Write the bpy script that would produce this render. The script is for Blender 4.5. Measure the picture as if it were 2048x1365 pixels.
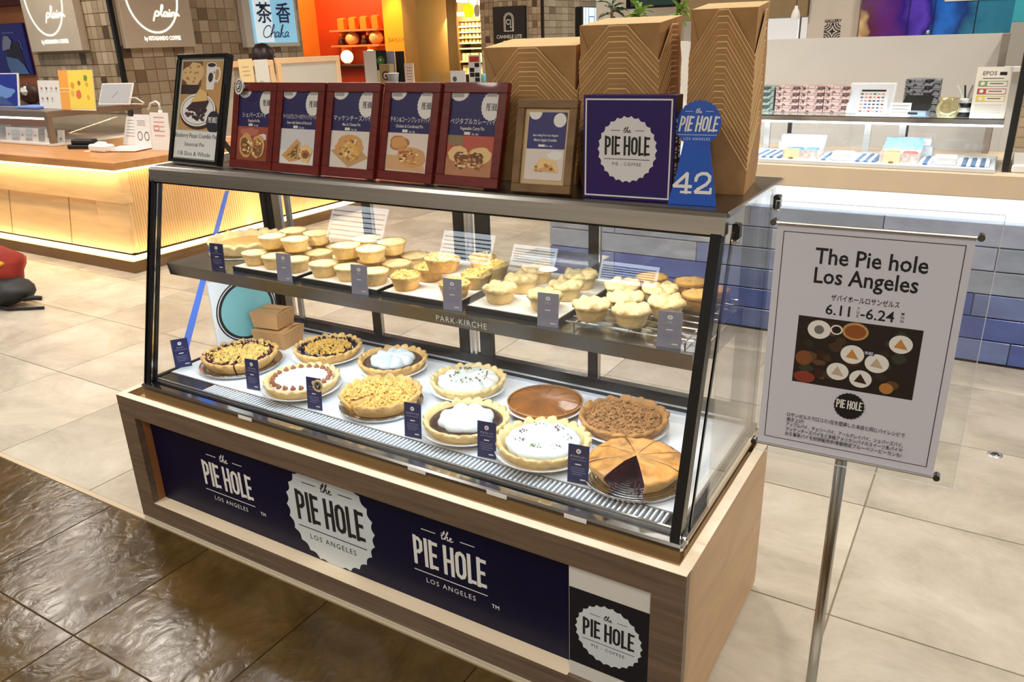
import bpy, math, random
import numpy as np
from mathutils import Vector, Matrix, noise as mnoise

for o in list(bpy.data.objects):
    bpy.data.objects.remove(o)
scene = bpy.context.scene
COL = scene.collection
random.seed(7)
PI = math.pi

# ------------------------------------------------------------------ camera
CAM = np.array([2.3006, -1.2871, 1.4872])
YAW, PITCH, ROLL, FPX = -.5549, .3662, -.0323, 1568.98
def cam_axes():
    cy, sy = math.cos(YAW), math.sin(YAW)
    f = np.array([sy*math.cos(PITCH), cy*math.cos(PITCH), -math.sin(PITCH)])
    r = np.array([cy, -sy, 0.]); u = np.cross(r, f)
    return math.cos(ROLL)*r+math.sin(ROLL)*u, -math.sin(ROLL)*r+math.cos(ROLL)*u, f
RX, UX, FX = cam_axes()
cd = bpy.data.cameras.new('camera'); cam = bpy.data.objects.new('camera', cd); COL.objects.link(cam)
cd.sensor_fit = 'HORIZONTAL'; cd.sensor_width = 36.; cd.lens = FPX*36./2048.
cd.clip_start = .05; cd.clip_end = 100
cam.matrix_world = Matrix(((RX[0], UX[0], -FX[0], CAM[0]), (RX[1], UX[1], -FX[1], CAM[1]), (RX[2], UX[2], -FX[2], CAM[2]), (0, 0, 0, 1)))
scene.camera = cam
# pixel of the photograph (2048 x 1365) -> point on a plane of the place
def ray(x, y): return FX+RX*(x-1024)/FPX+UX*(682.5-y)/FPX
def onz(x, y, z): d = ray(x, y); return CAM+d*(z-CAM[2])/d[2]
def onx(x, y, X): d = ray(x, y); return CAM+d*(X-CAM[0])/d[0]
def ony(x, y, Y): d = ray(x, y); return CAM+d*(Y-CAM[1])/d[1]

# ------------------------------------------------------------------ world, exposure, large lights
w = bpy.data.worlds.new('mall_ambience'); scene.world = w; w.use_nodes = True
w.node_tree.nodes['Background'].inputs[0].default_value = (1.0, .965, .92, 1)
w.node_tree.nodes['Background'].inputs[1].default_value = .36
vs = scene.view_settings
vs.view_transform = 'Standard'; vs.look = 'None'; vs.gamma = 1; vs.exposure = -.05; vs.use_curve_mapping = False

def area(name, loc, target, sx, sy, power, col=(1, 1, 1), shape='RECTANGLE', spread=PI):
    l = bpy.data.lights.new(name, 'AREA'); l.shape = shape; l.size = sx
    if shape in ('RECTANGLE', 'ELLIPSE'): l.size_y = sy
    l.energy = power; l.color = col; l.spread = spread
    o = bpy.data.objects.new(name, l); COL.objects.link(o); o.location = loc
    d = Vector(target)-Vector(loc); o.rotation_euler = d.to_track_quat('-Z', 'Y').to_euler()
    return o
CEIL = 3.3
DOWNLIGHTS = [(-.9, -1.6), (1.1, -2.6), (2.9, -2.0), (-3.0, -.4), (-2.9, 1.5), (-.6, .9), (4.3, .7), (.9, 1.75), (2.9, 1.75), (-2.2, 3.4), (-4.35, 1.4), (-5.4, 2.3), (.2, 4.6), (3.6, 3.4), (-1.6, 6.4), (2.4, 5.0), (-2.6, 7.6), (-2.0, 9.8), (-5.0, 7.0), (.2, -3.4), (2.3, -3.6), (-1.9, -3.2)]  # some unseen ones added only to brighten the plinth front and far pillar
for i, (x, y) in enumerate(DOWNLIGHTS):
    area('downlight_lamp', (x, y, CEIL-.03), (x, y, 0),   .24, .24, 26, (1, .935, .84), 'DISK', PI*.8)

# ------------------------------------------------------------------ materials
MATS = {}
def srgb(r, g, b):
    f = lambda c: (c/255/12.92) if c/255 <= .04045 else ((c/255+.055)/1.055)**2.4
    return (f(r), f(g), f(b))
def mat(name, col, rough=.5, metal=0., spec=.5, emit=None, estr=0., var=0., vscale=8., stretch=(1, 1, 1), bump=0., bscale=40., coat=0., alpha=1., detail=5., trans=0., distort=0.):
    """principled material; var mixes the colour with a darker one by noise; bump adds fine relief"""
    if name in MATS: return MATS[name]
    m = bpy.data.materials.new(name); m.use_nodes = True; MATS[name] = m
    nt = m.node_tree; b = nt.nodes['Principled BSDF']
    b.inputs['Base Color'].default_value = (*col, 1); b.inputs['Roughness'].default_value = rough
    b.inputs['Metallic'].default_value = metal; b.inputs['Specular IOR Level'].default_value = spec
    b.inputs['Coat Weight'].default_value = coat; b.inputs['Alpha'].default_value = alpha
    b.inputs['Transmission Weight'].default_value = trans
    if emit: b.inputs['Emission Color'].default_value = (*emit, 1); b.inputs['Emission Strength'].default_value = estr
    if var or bump:
        tc = nt.nodes.new('ShaderNodeTexCoord'); mp = nt.nodes.new('ShaderNodeMapping'); mp.inputs['Scale'].default_value = stretch
        nt.links.new(tc.outputs['Object'], mp.inputs['Vector'])
    if var:
        n = nt.nodes.new('ShaderNodeTexNoise'); n.inputs['Scale'].default_value = vscale; n.inputs['Detail'].default_value = detail; n.inputs['Distortion'].default_value = distort
        nt.links.new(mp.outputs[0], n.inputs['Vector'])
        r = nt.nodes.new('ShaderNodeValToRGB'); r.color_ramp.elements[0].position = .3; r.color_ramp.elements[1].position = .7
        r.color_ramp.elements[0].color = (*[c*(1-var) for c in col], 1); r.color_ramp.elements[1].color = (*[min(1, c*(1+var*.5)) for c in col], 1)
        nt.links.new(n.outputs['Fac'], r.inputs['Fac']); nt.links.new(r.outputs['Color'], b.inputs['Base Color'])
    if bump:
        n2 = nt.nodes.new('ShaderNodeTexNoise'); n2.inputs['Scale'].default_value = bscale; n2.inputs['Detail'].default_value = 6
        nt.links.new(mp.outputs[0], n2.inputs['Vector'])
        bp = nt.nodes.new('ShaderNodeBump'); bp.inputs['Strength'].default_value = bump; bp.inputs['Distance'].default_value = .01
        nt.links.new(n2.outputs['Fac'], bp.inputs['Height']); nt.links.new(bp.outputs[0], b.inputs['Normal'])
    return m
def flat(r, g, b, rough=.45, var=0.):
    return mat('print_%d_%d_%d' % (r, g, b), srgb(r, g, b), rough, var=var, vscale=30)
def glass(name, tint=(1, 1, 1), refl=1., rough=.0):
    """thin pane: clear with Fresnel reflection"""
    if name in MATS: return MATS[name]
    m = bpy.data.materials.new(name); m.use_nodes = True; MATS[name] = m; nt = m.node_tree; nt.nodes.clear()
    out = nt.nodes.new('ShaderNodeOutputMaterial'); mix = nt.nodes.new('ShaderNodeMixShader')
    t = nt.nodes.new('ShaderNodeBsdfTransparent'); t.inputs[0].default_value = (*tint, 1)
    g = nt.nodes.new('ShaderNodeBsdfGlossy'); g.inputs['Roughness'].default_value = rough; g.inputs['Color'].default_value = (refl, refl, refl, 1)
    lw = nt.nodes.new('ShaderNodeLayerWeight'); pw = nt.nodes.new('ShaderNodeMath'); pw.operation = 'POWER'; pw.inputs[1].default_value = 5
    f = nt.nodes.new('ShaderNodeMath'); f.operation = 'MULTIPLY_ADD'; f.inputs[1].default_value = .96; f.inputs[2].default_value = .035   # Schlick
    nt.links.new(lw.outputs['Facing'], pw.inputs[0]); nt.links.new(pw.outputs[0], f.inputs[0])
    nt.links.new(f.outputs[0], mix.inputs[0]); nt.links.new(t.outputs[0], mix.inputs[1]); nt.links.new(g.outputs[0], mix.inputs[2]); nt.links.new(mix.outputs[0], out.inputs[0])
    return m
def frosted(name, col, fac=.5):
    if name in MATS: return MATS[name]
    m = bpy.data.materials.new(name); m.use_nodes = True; MATS[name] = m; nt = m.node_tree; b = nt.nodes['Principled BSDF']
    b.inputs['Base Color'].default_value = (*col, 1); b.inputs['Roughness'].default_value = .3; b.inputs['Alpha'].default_value = fac
    return m

STEEL = mat('brushed_steel', (.66, .66, .64), .28, 1., var=.10, vscale=3, stretch=(1, 40, 40))
STEEL_DARK = mat('dark_steel', (.18, .18, .18), .25, 1.)
CHROME = mat('chrome', (.75, .75, .75), .12, 1.)
BLACK = mat('black_frame', (.006, .006, .007), .22)
BLACKM = mat('matte_black', (.012, .012, .012), .5)
WHITE = mat('white', (.82, .82, .80), .4)
WHITE_DECK = mat('white_deck', (.80, .82, .84), .3)
CREAM = mat('cream_card', (.80, .74, .64), .5)
NAVY = mat('navy_print', srgb(9, 8, 44), .4, spec=.25)
NAVYCARD = mat('navy_card', srgb(36, 40, 88), .4)
INK = mat('black_ink', (.012, .012, .012), .5)
PAPERW = mat('paper_white', (.84, .83, .80), .5)
GLASS = glass('pane_glass')
GLASS_TINT = glass('pane_glass_edge', (.9, .97, .95))
ACRYLIC = glass('clear_acrylic', (.97, .98, .98))
KRAFT = mat('kraft_paper', srgb(188, 142, 90), .75, var=.18, vscale=14, bump=.12, bscale=120)
KRAFT_IN = mat('kraft_inner', srgb(240, 204, 142), .7, var=.06, vscale=10)

# ------------------------------------------------------------------ mesh builder
class MB:
    def __init__(s): s.v = []; s.f = []; s.m = []; s.cm = 0
    def mat(s, i): s.cm = i; return s
    def quad(s, pts):
        k = len(s.v); s.v += [tuple(p) for p in pts]; s.f.append(tuple(range(k, k+len(pts)))); s.m.append(s.cm); return s
    def box(s, x0, x1, y0, y1, z0, z1):
        k = len(s.v); s.v += [(x0, y0, z0), (x1, y0, z0), (x1, y1, z0), (x0, y1, z0), (x0, y0, z1), (x1, y0, z1), (x1, y1, z1), (x0, y1, z1)]
        for q in ((0, 3, 2, 1), (4, 5, 6, 7), (0, 1, 5, 4), (1, 2, 6, 5), (2, 3, 7, 6), (3, 0, 4, 7)): s.f.append(tuple(k+i for i in q)); s.m.append(s.cm)
        return s
    def bbox(s, x0, x1, y0, y1, z0, z1, b):
        """box with chamfered edges"""
        k = len(s.v); c = []
        for (x, sx) in ((x0, 1), (x1, -1)):
            for (y, sy) in ((y0, 1), (y1, -1)):
                for (z, sz) in ((z0, 1), (z1, -1)):
                    s.v += [(x, y+sy*b, z+sz*b), (x+sx*b, y, z+sz*b), (x+sx*b, y+sy*b, z)]
        I = lambda a, bb, cc, t: k+((a*2+bb)*2+cc)*3+t
        F = []
        for a in (0, 1): F.append([I(a, 0, 0, 0), I(a, 1, 0, 0), I(a, 1, 1, 0), I(a, 0, 1, 0)][::(-1 if a == 0 else 1)])
        for a in (0, 1): F.append([I(0, a, 0, 1), I(1, a, 0, 1), I(1, a, 1, 1), I(0, a, 1, 1)][::(1 if a == 0 else -1)])
        for a in (0, 1): F.append([I(0, 0, a, 2), I(1, 0, a, 2), I(1, 1, a, 2), I(0, 1, a, 2)][::(-1 if a == 0 else 1)])
        for a in (0, 1):
            for c2 in (0, 1):
                F.append([I(a, c2, 0, 0), I(a, c2, 1, 0), I(a, c2, 1, 1), I(a, c2, 0, 1)])
                F.append([I(a, 0, c2, 0), I(a, 1, c2, 0), I(a, 1, c2, 2), I(a, 0, c2, 2)])
                F.append([I(0, a, c2, 1), I(1, a, c2, 1), I(1, a, c2, 2), I(0, a, c2, 2)])
        for a in (0, 1):
            for b2 in (0, 1):
                for c2 in (0, 1): F.append([I(a, b2, c2, 0), I(a, b2, c2, 1), I(a, b2, c2, 2)])
        for q in F: s.f.append(tuple(q)); s.m.append(s.cm)
        return s
    def prism(s, pts, d, em=None):
        """planar polygon (3d points) extruded by vector d"""
        k = len(s.v); n = len(pts); d = np.array(d, float)
        s.v += [tuple(np.array(p, float)) for p in pts]+[tuple(np.array(p, float)+d) for p in pts]
        s.f.append(tuple(range(k, k+n))); s.f.append(tuple(range(k+2*n-1, k+n-1, -1))); s.m += [s.cm]*2
        for i in range(n):
            j = (i+1) % n; s.f.append((k+i, k+n+i, k+n+j, k+j)); s.m.append(s.cm if em is None else em)
        return s
    def tube(s, pts, r, n=8, cap=True):
        pts = [Vector(p) for p in pts]; rings = []
        rr = r if isinstance(r, (list, tuple)) else [r]*len(pts)
        up = None
        for i, p in enumerate(pts):
            t = (pts[min(i+1, len(pts)-1)]-pts[max(i-1, 0)]).normalized()
            a = Vector((0, 0, 1)) if abs(t.z) < .95 else Vector((1, 0, 0))
            if up is not None: a = up
            e = t.cross(a).normalized(); g = e.cross(t).normalized(); up = g
            k = len(s.v)
            for j in range(n):
                q = p+e*math.cos(2*PI*j/n)*rr[i]+g*math.sin(2*PI*j/n)*rr[i]; s.v.append(tuple(q))
            rings.append(k)
        for a, b in zip(rings, rings[1:]):
            for j in range(n): s.f.append((a+j, a+(j+1) % n, b+(j+1) % n, b+j)); s.m.append(s.cm)
        if cap:
            s.f.append(tuple(rings[0]+j for j in range(n))[::-1]); s.f.append(tuple(rings[-1]+j for j in range(n))); s.m += [s.cm]*2
        return s
    def lathe(s, prof, n=32, cx=0, cy=0, mod=None, a0=0., a1=2*PI, mats=None, capm=None):
        """revolve (r,z) profile; mod(r,z,theta,i)->(r,z); partial sweep gets end caps"""
        full = abs(a1-a0-2*PI) < 1e-6; nt = n if full else n+1; k = len(s.v); m = len(prof)
        for j in range(nt):
            th = a0+(a1-a0)*j/n
            for i, (r, z) in enumerate(prof):
                if mod: r2, z2 = mod(r, z, th, i)
                else: r2, z2 = r, z
                s.v.append((cx+r2*math.cos(th), cy+r2*math.sin(th), z2))
        for j in range(n):
            a = k+j*m; b = k+((j+1) % nt)*m
            for i in range(m-1):
                if prof[i][0] == 0 and prof[i+1][0] == 0: continue
                if prof[i][0] == 0: s.f.append((a+i, b+i+1, a+i+1))
                elif prof[i+1][0] == 0: s.f.append((a+i, b+i, a+i+1))
                else: s.f.append((a+i, b+i, b+i+1, a+i+1))
                s.m.append(mats[i] if mats else s.cm)
        if not full:
            s.f.append(tuple(k+i for i in range(m))); s.f.append(tuple(k+n*m+i for i in range(m))[::-1]); s.m += [capm if capm is not None else s.cm]*2
        return s
    def ball(s, c, r, n=8, sq=(1, 1, 1), jit=0.):
        k = len(s.v); m = max(3, n//2)
        for i in range(m+1):
            ph = PI*i/m
            for j in range(n):
                th = 2*PI*j/n; q = 1+random.uniform(-jit, jit)
                s.v.append((c[0]+r*sq[0]*math.sin(ph)*math.cos(th)*q, c[1]+r*sq[1]*math.sin(ph)*math.sin(th)*q, c[2]+r*sq[2]*math.cos(ph)*q))
        for i in range(m):
            for j in range(n): s.f.append((k+i*n+j, k+(i+1)*n+j, k+(i+1)*n+(j+1) % n, k+i*n+(j+1) % n)); s.m.append(s.cm)
        return s
    def chunk(s, c, r):
        """small rough crumb"""
        k = len(s.v); d = [(1, 0, 0), (-1, 0, 0), (0, 1, 0), (0, -1, 0), (0, 0, 1), (0, 0, -1)]
        for q in d: s.v.append(tuple(c[i]+q[i]*r*random.uniform(.6, 1.3)+random.uniform(-.25, .25)*r for i in range(3)))
        for a in (0, 1):
            for b in (2, 3):
                for e in (4, 5): s.f.append((k+a, k+b, k+e)); s.m.append(s.cm)
        return s
    def mesh(s, name, mats, smooth=False):
        me = bpy.data.meshes.new(name); me.from_pydata(s.v, [], s.f)
        for mm in mats: me.materials.append(mm)
        if len(mats) > 1: me.polygons.foreach_set('material_index', s.m)
        if smooth: me.polygons.foreach_set('use_smooth', [True]*len(me.polygons))
        me.update(); return me
    def build(s, name, mats, parent=None, smooth=False, loc=None, rot=None):
        if not isinstance(mats, (list, tuple)): mats = [mats]
        return link(name, s.mesh(name, mats, smooth), parent, loc, rot)
def link(name, me, parent=None, loc=None, rot=None):
    o = bpy.data.objects.new(name, me); COL.objects.link(o)
    if parent is not None: o.parent = parent
    if loc is not None: o.location = loc
    if rot is not None: o.rotation_euler = rot
    return o
def fixn(me):
    import bmesh
    bm = bmesh.new(); bm.from_mesh(me); bmesh.ops.recalc_face_normals(bm, faces=bm.faces); bm.to_mesh(me); bm.free()
def tag(o, label, cat, group=None):
    o['label'] = label; o['category'] = cat
    if group: o['group'] = group
    return o
def thing(name, label, cat, loc=(0, 0, 0), rot=(0, 0, 0), group=None):
    o = bpy.data.objects.new(name, None); COL.objects.link(o); o.empty_display_size = .05
    o.location = loc; o.rotation_euler = rot
    return tag(o, label, cat, group)
def structure(o):
    o['kind'] = 'structure'; return o
def copy_tree(o, loc=None, rot=None, label=None, group=None, parent=None):
    c = o.copy(); COL.objects.link(c)
    if parent is not None: c.parent = parent
    if loc is not None: c.location = loc
    if rot is not None: c.rotation_euler = rot
    if label: c['label'] = label
    if group: c['group'] = group
    for ch in list(o.children):
        copy_tree(ch, parent=c)
    return c

# ------------------------------------------------------------------ flat print (lettering, posters) as thin real layers
_TC = {}
def text2d(s, size=1., bold=0., space=1.):
    key = (s, bold, space)
    if key not in _TC:
        cu = bpy.data.curves.new('t', 'FONT'); cu.body = s; cu.size = 1; cu.resolution_u = 2; cu.offset = bold; cu.space_character = space
        o = bpy.data.objects.new('t', cu); COL.objects.link(o)
        dg = bpy.context.evaluated_depsgraph_get(); ev = o.evaluated_get(dg); me = ev.to_mesh()
        V = [(v.co.x, v.co.y) for v in me.vertices]; Fc = [tuple(p.vertices) for p in me.polygons]
        ev.to_mesh_clear(); bpy.data.objects.remove(o); bpy.data.curves.remove(cu)
        if V:
            xs = [p[0] for p in V]; x0, x1 = min(xs), max(xs)
        else: x0 = x1 = 0
        _TC[key] = ([(x-(x0+x1)/2, y) for x, y in V], Fc, x1-x0)
    V, Fc, wd = _TC[key]
    return [(x*size, y*size) for x, y in V], Fc, wd*size
GLYPH = {  # condensed capitals on a 1 x 1 cell: strokes as polylines (x, y)
    'P': (.62, [[(.13, 0), (.13, 1)], [(.13, .93), (.34, .93), (.48, .84), (.48, .56), (.34, .45), (.13, .45)]]),
    'I': (.28, [[(.14, 0), (.14, 1)]]),
    'E': (.56, [[(.13, 0), (.13, 1)], [(.13, .93), (.5, .93)], [(.13, .51), (.44, .51)], [(.13, .07), (.5, .07)]]),
    'H': (.66, [[(.13, 0), (.13, 1)], [(.53, 0), (.53, 1)], [(.13, .5), (.53, .5)]]),
    'O': (.66, [[(.33, .93), (.19, .88), (.13, .76), (.13, .24), (.19, .12), (.33, .07), (.47, .12), (.53, .24), (.53, .76), (.47, .88), (.33, .93)]]),
    'L': (.5, [[(.13, 0), (.13, 1)], [(.13, .07), (.46, .07)]]), ' ': (.26, [])}
SCRIPT_THE = [[(.0, .42), (.16, .5), (.26, .95), (.22, 1.0), (.12, .5), (.1, .12), (.18, .02), (.3, .14)], [(.02, .72), (.34, .76)],
              [(.3, .14), (.44, .5), (.56, .98), (.5, 1.02), (.42, .5), (.38, .02)], [(.4, .22), (.5, .44), (.58, .42), (.57, .12), (.63, .02), (.72, .12)],
              [(.72, .12), (.86, .28), (.9, .42), (.82, .46), (.76, .3), (.78, .08), (.9, .02), (1.06, .14)]]
SCRIPT_CHAKA = [[(.34, .82), (.3, .98), (.16, .95), (.03, .6), (.04, .22), (.16, .08), (.3, .2)], [(.3, .2), (.42, .6), (.5, 1.), (.45, 1.02), (.38, .5), (.35, .08)], [(.37, .3), (.46, .5), (.52, .46), (.5, .14), (.56, .1)],
                [(.7, .46), (.62, .5), (.56, .3), (.6, .1), (.7, .3), (.71, .46), (.69, .16), (.75, .1)], [(.75, .1), (.84, .6), (.9, 1.), (.86, 1.), (.8, .5), (.78, .08)], [(.92, .46), (.82, .32), (.94, .1), (1., .14)],
                [(1.14, .46), (1.06, .5), (1., .3), (1.03, .1), (1.13, .3), (1.15, .46), (1.13, .16), (1.2, .12)]]
SCRIPT_PLAIN = [[(.02, -.3), (.06, .1), (.12, .5), (.22, .46), (.2, .16), (.09, .14)], [(.22, .2), (.34, .6), (.38, 1.), (.33, 1.), (.31, .3), (.37, .08)], [(.56, .42), (.46, .46), (.41, .24), (.46, .08), (.55, .3), (.55, .1), (.61, .12)],
                [(.63, .44), (.63, .12), (.69, .12)], [(.71, .44), (.71, .08), (.77, .42), (.83, .4), (.83, .1), (.9, .14), (.96, .3), (1.02, .12)], [(.63, .62), (.65, .64)]]
class Canvas:
    """things are drawn facing -y: u -> x, v -> z, each layer a little prouder"""
    def __init__(s, step=.00035): s.mb = MB(); s.mats = []; s.l = 0; s.step = step; s.n = 0
    def _m(s, m):
        if m not in s.mats: s.mats.append(m)
        s.mb.mat(s.mats.index(m)); return s
    def up(s): s.l += 1; return s
    def tri(s, V, F, m):
        s._m(m); k = len(s.mb.v); s.n += 1; y = -s.l*s.step-(s.n % 7)*2.4e-5
        s.mb.v += [(u, y, v) for u, v in V]
        for f in F:
            a = 0
            for i in range(len(f)): p, q = V[f[i]], V[f[(i+1) % len(f)]]; a += p[0]*q[1]-q[0]*p[1]
            f = f if a > 0 else f[::-1]
            s.mb.f.append(tuple(k+i for i in f)); s.mb.m.append(s.mb.cm)
        return s
    def poly(s, pts, m): return s.tri(list(pts), [tuple(range(len(pts)))], m)
    def rect(s, x0, x1, z0, z1, m): return s.poly([(x0, z0), (x1, z0), (x1, z1), (x0, z1)], m)
    def border(s, x0, x1, z0, z1, t, m):
        s.rect(x0, x1, z0, z0+t, m); s.rect(x0, x1, z1-t, z1, m); s.rect(x0, x0+t, z0+t, z1-t, m); return s.rect(x1-t, x1, z0+t, z1-t, m)
    def disc(s, cx, cz, rx, m, rz=None, n=28, a0=0, a1=2*PI):
        rz = rz or rx; return s.poly([(cx+rx*math.cos(a0+(a1-a0)*i/n), cz+rz*math.sin(a0+(a1-a0)*i/n)) for i in range(n)], m)
    def badge(s, cx, cz, r, m, teeth=24, depth=.045, rz=None, clip=None):
        pts = []; n = teeth*6; rz = rz or r
        for i in range(n):
            th = 2*PI*i/n; q = 1-depth*abs(math.sin(teeth*th/2))*1.15
            x, z = cx+r*q*math.cos(th), cz+rz*q*math.sin(th)
            if clip: x = min(max(x, clip[0]), clip[1]); z = min(max(z, clip[2]), clip[3])
            pts.append((x, z))
        V = [(cx, cz)]+pts; 
        if clip: V[0] = (min(max(cx, clip[0]), clip[1]), min(max(cz, clip[2]), clip[3]))
        return s.tri(V, [(0, i+1, (i+1) % n+1) for i in range(n)], m)
    def ring(s, cx, cz, rx, rz, t, m, n=40, a0=0, a1=2*PI):
        return s.stroke([(cx+rx*math.cos(a0+(a1-a0)*i/n), cz+rz*math.sin(a0+(a1-a0)*i/n)) for i in range(n+1)], t, m)
    def stroke(s, pts, t, m):
        for (a, b) in zip(pts, pts[1:]):
            dx, dz = b[0]-a[0], b[1]-a[1]; L = math.hypot(dx, dz) or 1e-9; nx, nz = -dz/L*t/2, dx/L*t/2; ex, ez = dx/L*t*.22, dz/L*t*.22
            s.poly([(a[0]-nx-ex, a[1]-nz-ez), (b[0]-nx+ex, b[1]-nz+ez), (b[0]+nx+ex, b[1]+nz+ez), (a[0]+nx-ex, a[1]+nz-ez)], m)
        return s
    def script(s, strokes, x, z, w, h, t, m, smooth=True, shear=.18):
        mx = max(p[0] for st in strokes for p in st)
        for st in strokes:
            P = [(x+(p[0]/mx+shear*(p[1]-.5)*h/w)*w, z+p[1]*h) for p in st]
            if smooth and len(P) > 2:
                Q = []
                for i in range(len(P)-1):
                    p0, p1, p2, p3 = P[max(i-1, 0)], P[i], P[i+1], P[min(i+2, len(P)-1)]
                    for k in range(4):
                        u = k/4; Q.append(tuple(.5*(2*p1[c]+(p2[c]-p0[c])*u+(2*p0[c]-5*p1[c]+4*p2[c]-p3[c])*u*u+(3*p1[c]-p0[c]-3*p2[c]+p3[c])*u**3) for c in (0, 1)))
                Q.append(P[-1]); P = Q
            s.stroke(P, t, m)
        return s
    def block(s, word, cx, z, w, h, m, wt=None, slant=0.):
        tot = sum(GLYPH[c][0] for c in word); k = w/tot; x = cx-w/2; wt = wt or min(k, h)*.2
        for c in word:
            adv, st = GLYPH[c]
            for q in st: s.stroke([(x+p[0]*k+slant*p[1]*h, z+p[1]*(h-wt*0)+0) for p in q], wt, m)
            x += adv*k
        return s
    def text(s, t, cx, z, size, m, bold=0., maxw=None, align='c', space=1., sx=1., rot=0.):
        V, F, wd = text2d(t, size, bold, space)
        k = sx
        if maxw and wd*k > maxw: k = maxw/wd
        off = cx if align == 'c' else (cx+wd*k/2 if align == 'l' else cx-wd*k/2)
        if rot:
            c, n = math.cos(rot), math.sin(rot); V = [(cx+x*k*c-y*n, z+x*k*n+y*c) for x, y in V]
        else: V = [(off+x*k, z+y) for x, y in V]
        return s.tri(V, F, m)
    def logo(s, cx, cz, w, fg, sub='LOS ANGELES', the=True, thin=1., line=True, italic=0.):
        h = w*.37
        s.block('PIE HOLE', cx, cz-h*.42, w, h, fg, wt=w*.047, slant=italic)
        if the:
            s.script(SCRIPT_THE, cx-w*.085, cz+h*.80, w*.17, h*.29, w*.012*thin, fg)
            s.rect(cx-w*.36, cx-w*.16, cz+h*.9, cz+h*.9+w*.011, fg); s.rect(cx+w*.17, cx+w*.36, cz+h*.9, cz+h*.9+w*.011, fg)
        if line: s.rect(cx-w*.5, cx+w*.5, cz-h*.68, cz-h*.68+w*.012, fg)
        if sub: s.text(sub, cx, cz-h*1.02, w*.092, fg, space=1.25, maxw=w*.84)
        return s
    def blob(s, cx, cz, rx, rz, m, n=18, jit=.14, rot=0., seed=None):
        rnd = random.Random(seed if seed is not None else int(cx*1e5+cz*3e5))
        P = []
        for i in range(n):
            th = 2*PI*i/n; q = 1+rnd.uniform(-jit, jit); x, z = rx*q*math.cos(th), rz*q*math.sin(th)
            P.append((cx+x*math.cos(rot)-z*math.sin(rot), cz+x*math.sin(rot)+z*math.cos(rot)))
        V = [(cx, cz)]+P
        return s.tri(V, [(0, i+1, (i+1) % n+1) for i in range(n)], m)
    def build(s, name, parent, loc=(0, 0, 0), rot=None):
        return s.mb.build(name, s.mats, parent, loc=loc, rot=rot)

# ================================================================== the setting
def stone(name, c0, c1, c2, rough, rvar, bump, bscale, scale=1.6, stretch=(1, 2.4, 1), spec=.5, dist=1.1):
    m = bpy.data.materials.new(name); m.use_nodes = True; MATS[name] = m; nt = m.node_tree; b = nt.nodes['Principled BSDF']
    b.inputs['Specular IOR Level'].default_value = spec
    N = lambda t: nt.nodes.new(t); L = nt.links.new
    g = N('ShaderNodeNewGeometry'); oi = N('ShaderNodeObjectInfo'); ad = N('ShaderNodeVectorMath'); ad.operation = 'MULTIPLY_ADD'
    cmb = N('ShaderNodeCombineXYZ'); mu = N('ShaderNodeMath'); mu.operation = 'MULTIPLY'; mu.inputs[1].default_value = 37.
    L(oi.outputs['Random'], mu.inputs[0]); L(mu.outputs[0], cmb.inputs[0]); L(mu.outputs[0], cmb.inputs[2])
    ad.inputs[1].default_value = stretch; L(g.outputs['Position'], ad.inputs[0]); L(cmb.outputs[0], ad.inputs[2])
    n = N('ShaderNodeTexNoise'); n.inputs['Scale'].default_value = scale; n.inputs['Detail'].default_value = 12; n.inputs['Roughness'].default_value = .72; n.inputs['Distortion'].default_value = dist
    L(ad.outputs[0], n.inputs['Vector'])
    r = N('ShaderNodeValToRGB'); e = r.color_ramp.elements; e[0].position = .30; e[1].position = .72; e[0].color = (*c0, 1); e[1].color = (*c2, 1); q = r.color_ramp.elements.new(.5); q.color = (*c1, 1)
    L(n.outputs['Fac'], r.inputs['Fac'])
    hv = N('ShaderNodeHueSaturation'); ma = N('ShaderNodeMapRange'); ma.inputs[3].default_value = .86; ma.inputs[4].default_value = 1.1
    L(oi.outputs['Random'], ma.inputs[0]); L(ma.outputs[0], hv.inputs['Value']); L(r.outputs[0], hv.inputs['Color']); L(hv.outputs[0], b.inputs['Base Color'])
    n2 = N('ShaderNodeTexNoise'); n2.inputs['Scale'].default_value = bscale; n2.inputs['Detail'].default_value = 7; n2.inputs['Distortion'].default_value = .8; L(ad.outputs[0], n2.inputs['Vector'])
    bp = N('ShaderNodeBump'); bp.inputs['Strength'].default_value = bump; bp.inputs['Distance'].default_value = .01; L(n2.outputs['Fac'], bp.inputs['Height']); L(bp.outputs[0], b.inputs['Normal'])
    m2 = N('ShaderNodeMapRange'); m2.inputs[3].default_value = rough-rvar; m2.inputs[4].default_value = rough+rvar; L(n2.outputs['Fac'], m2.inputs[0]); L(m2.outputs[0], b.inputs['Roughness'])
    return m
LIGHT_STONE = stone('light_floor_stone', srgb(150, 140, 125), srgb(184, 174, 158), srgb(206, 198, 184), .40, .1, .14, 14., scale=2.2, stretch=(1, 1.5, 1), dist=.5)
DARK_STONE = stone('dark_floor_stone', srgb(58, 41, 16), srgb(80, 60, 28), srgb(102, 80, 44), .19, .06, .22, 15., scale=4.5, stretch=(1.3, 1, 1), spec=.4, dist=.6)
GROUT = mat('floor_grout', srgb(142, 126, 104), .8)
GROUTD = mat('floor_grout_dark', srgb(134, 116, 84), .7)

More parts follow.
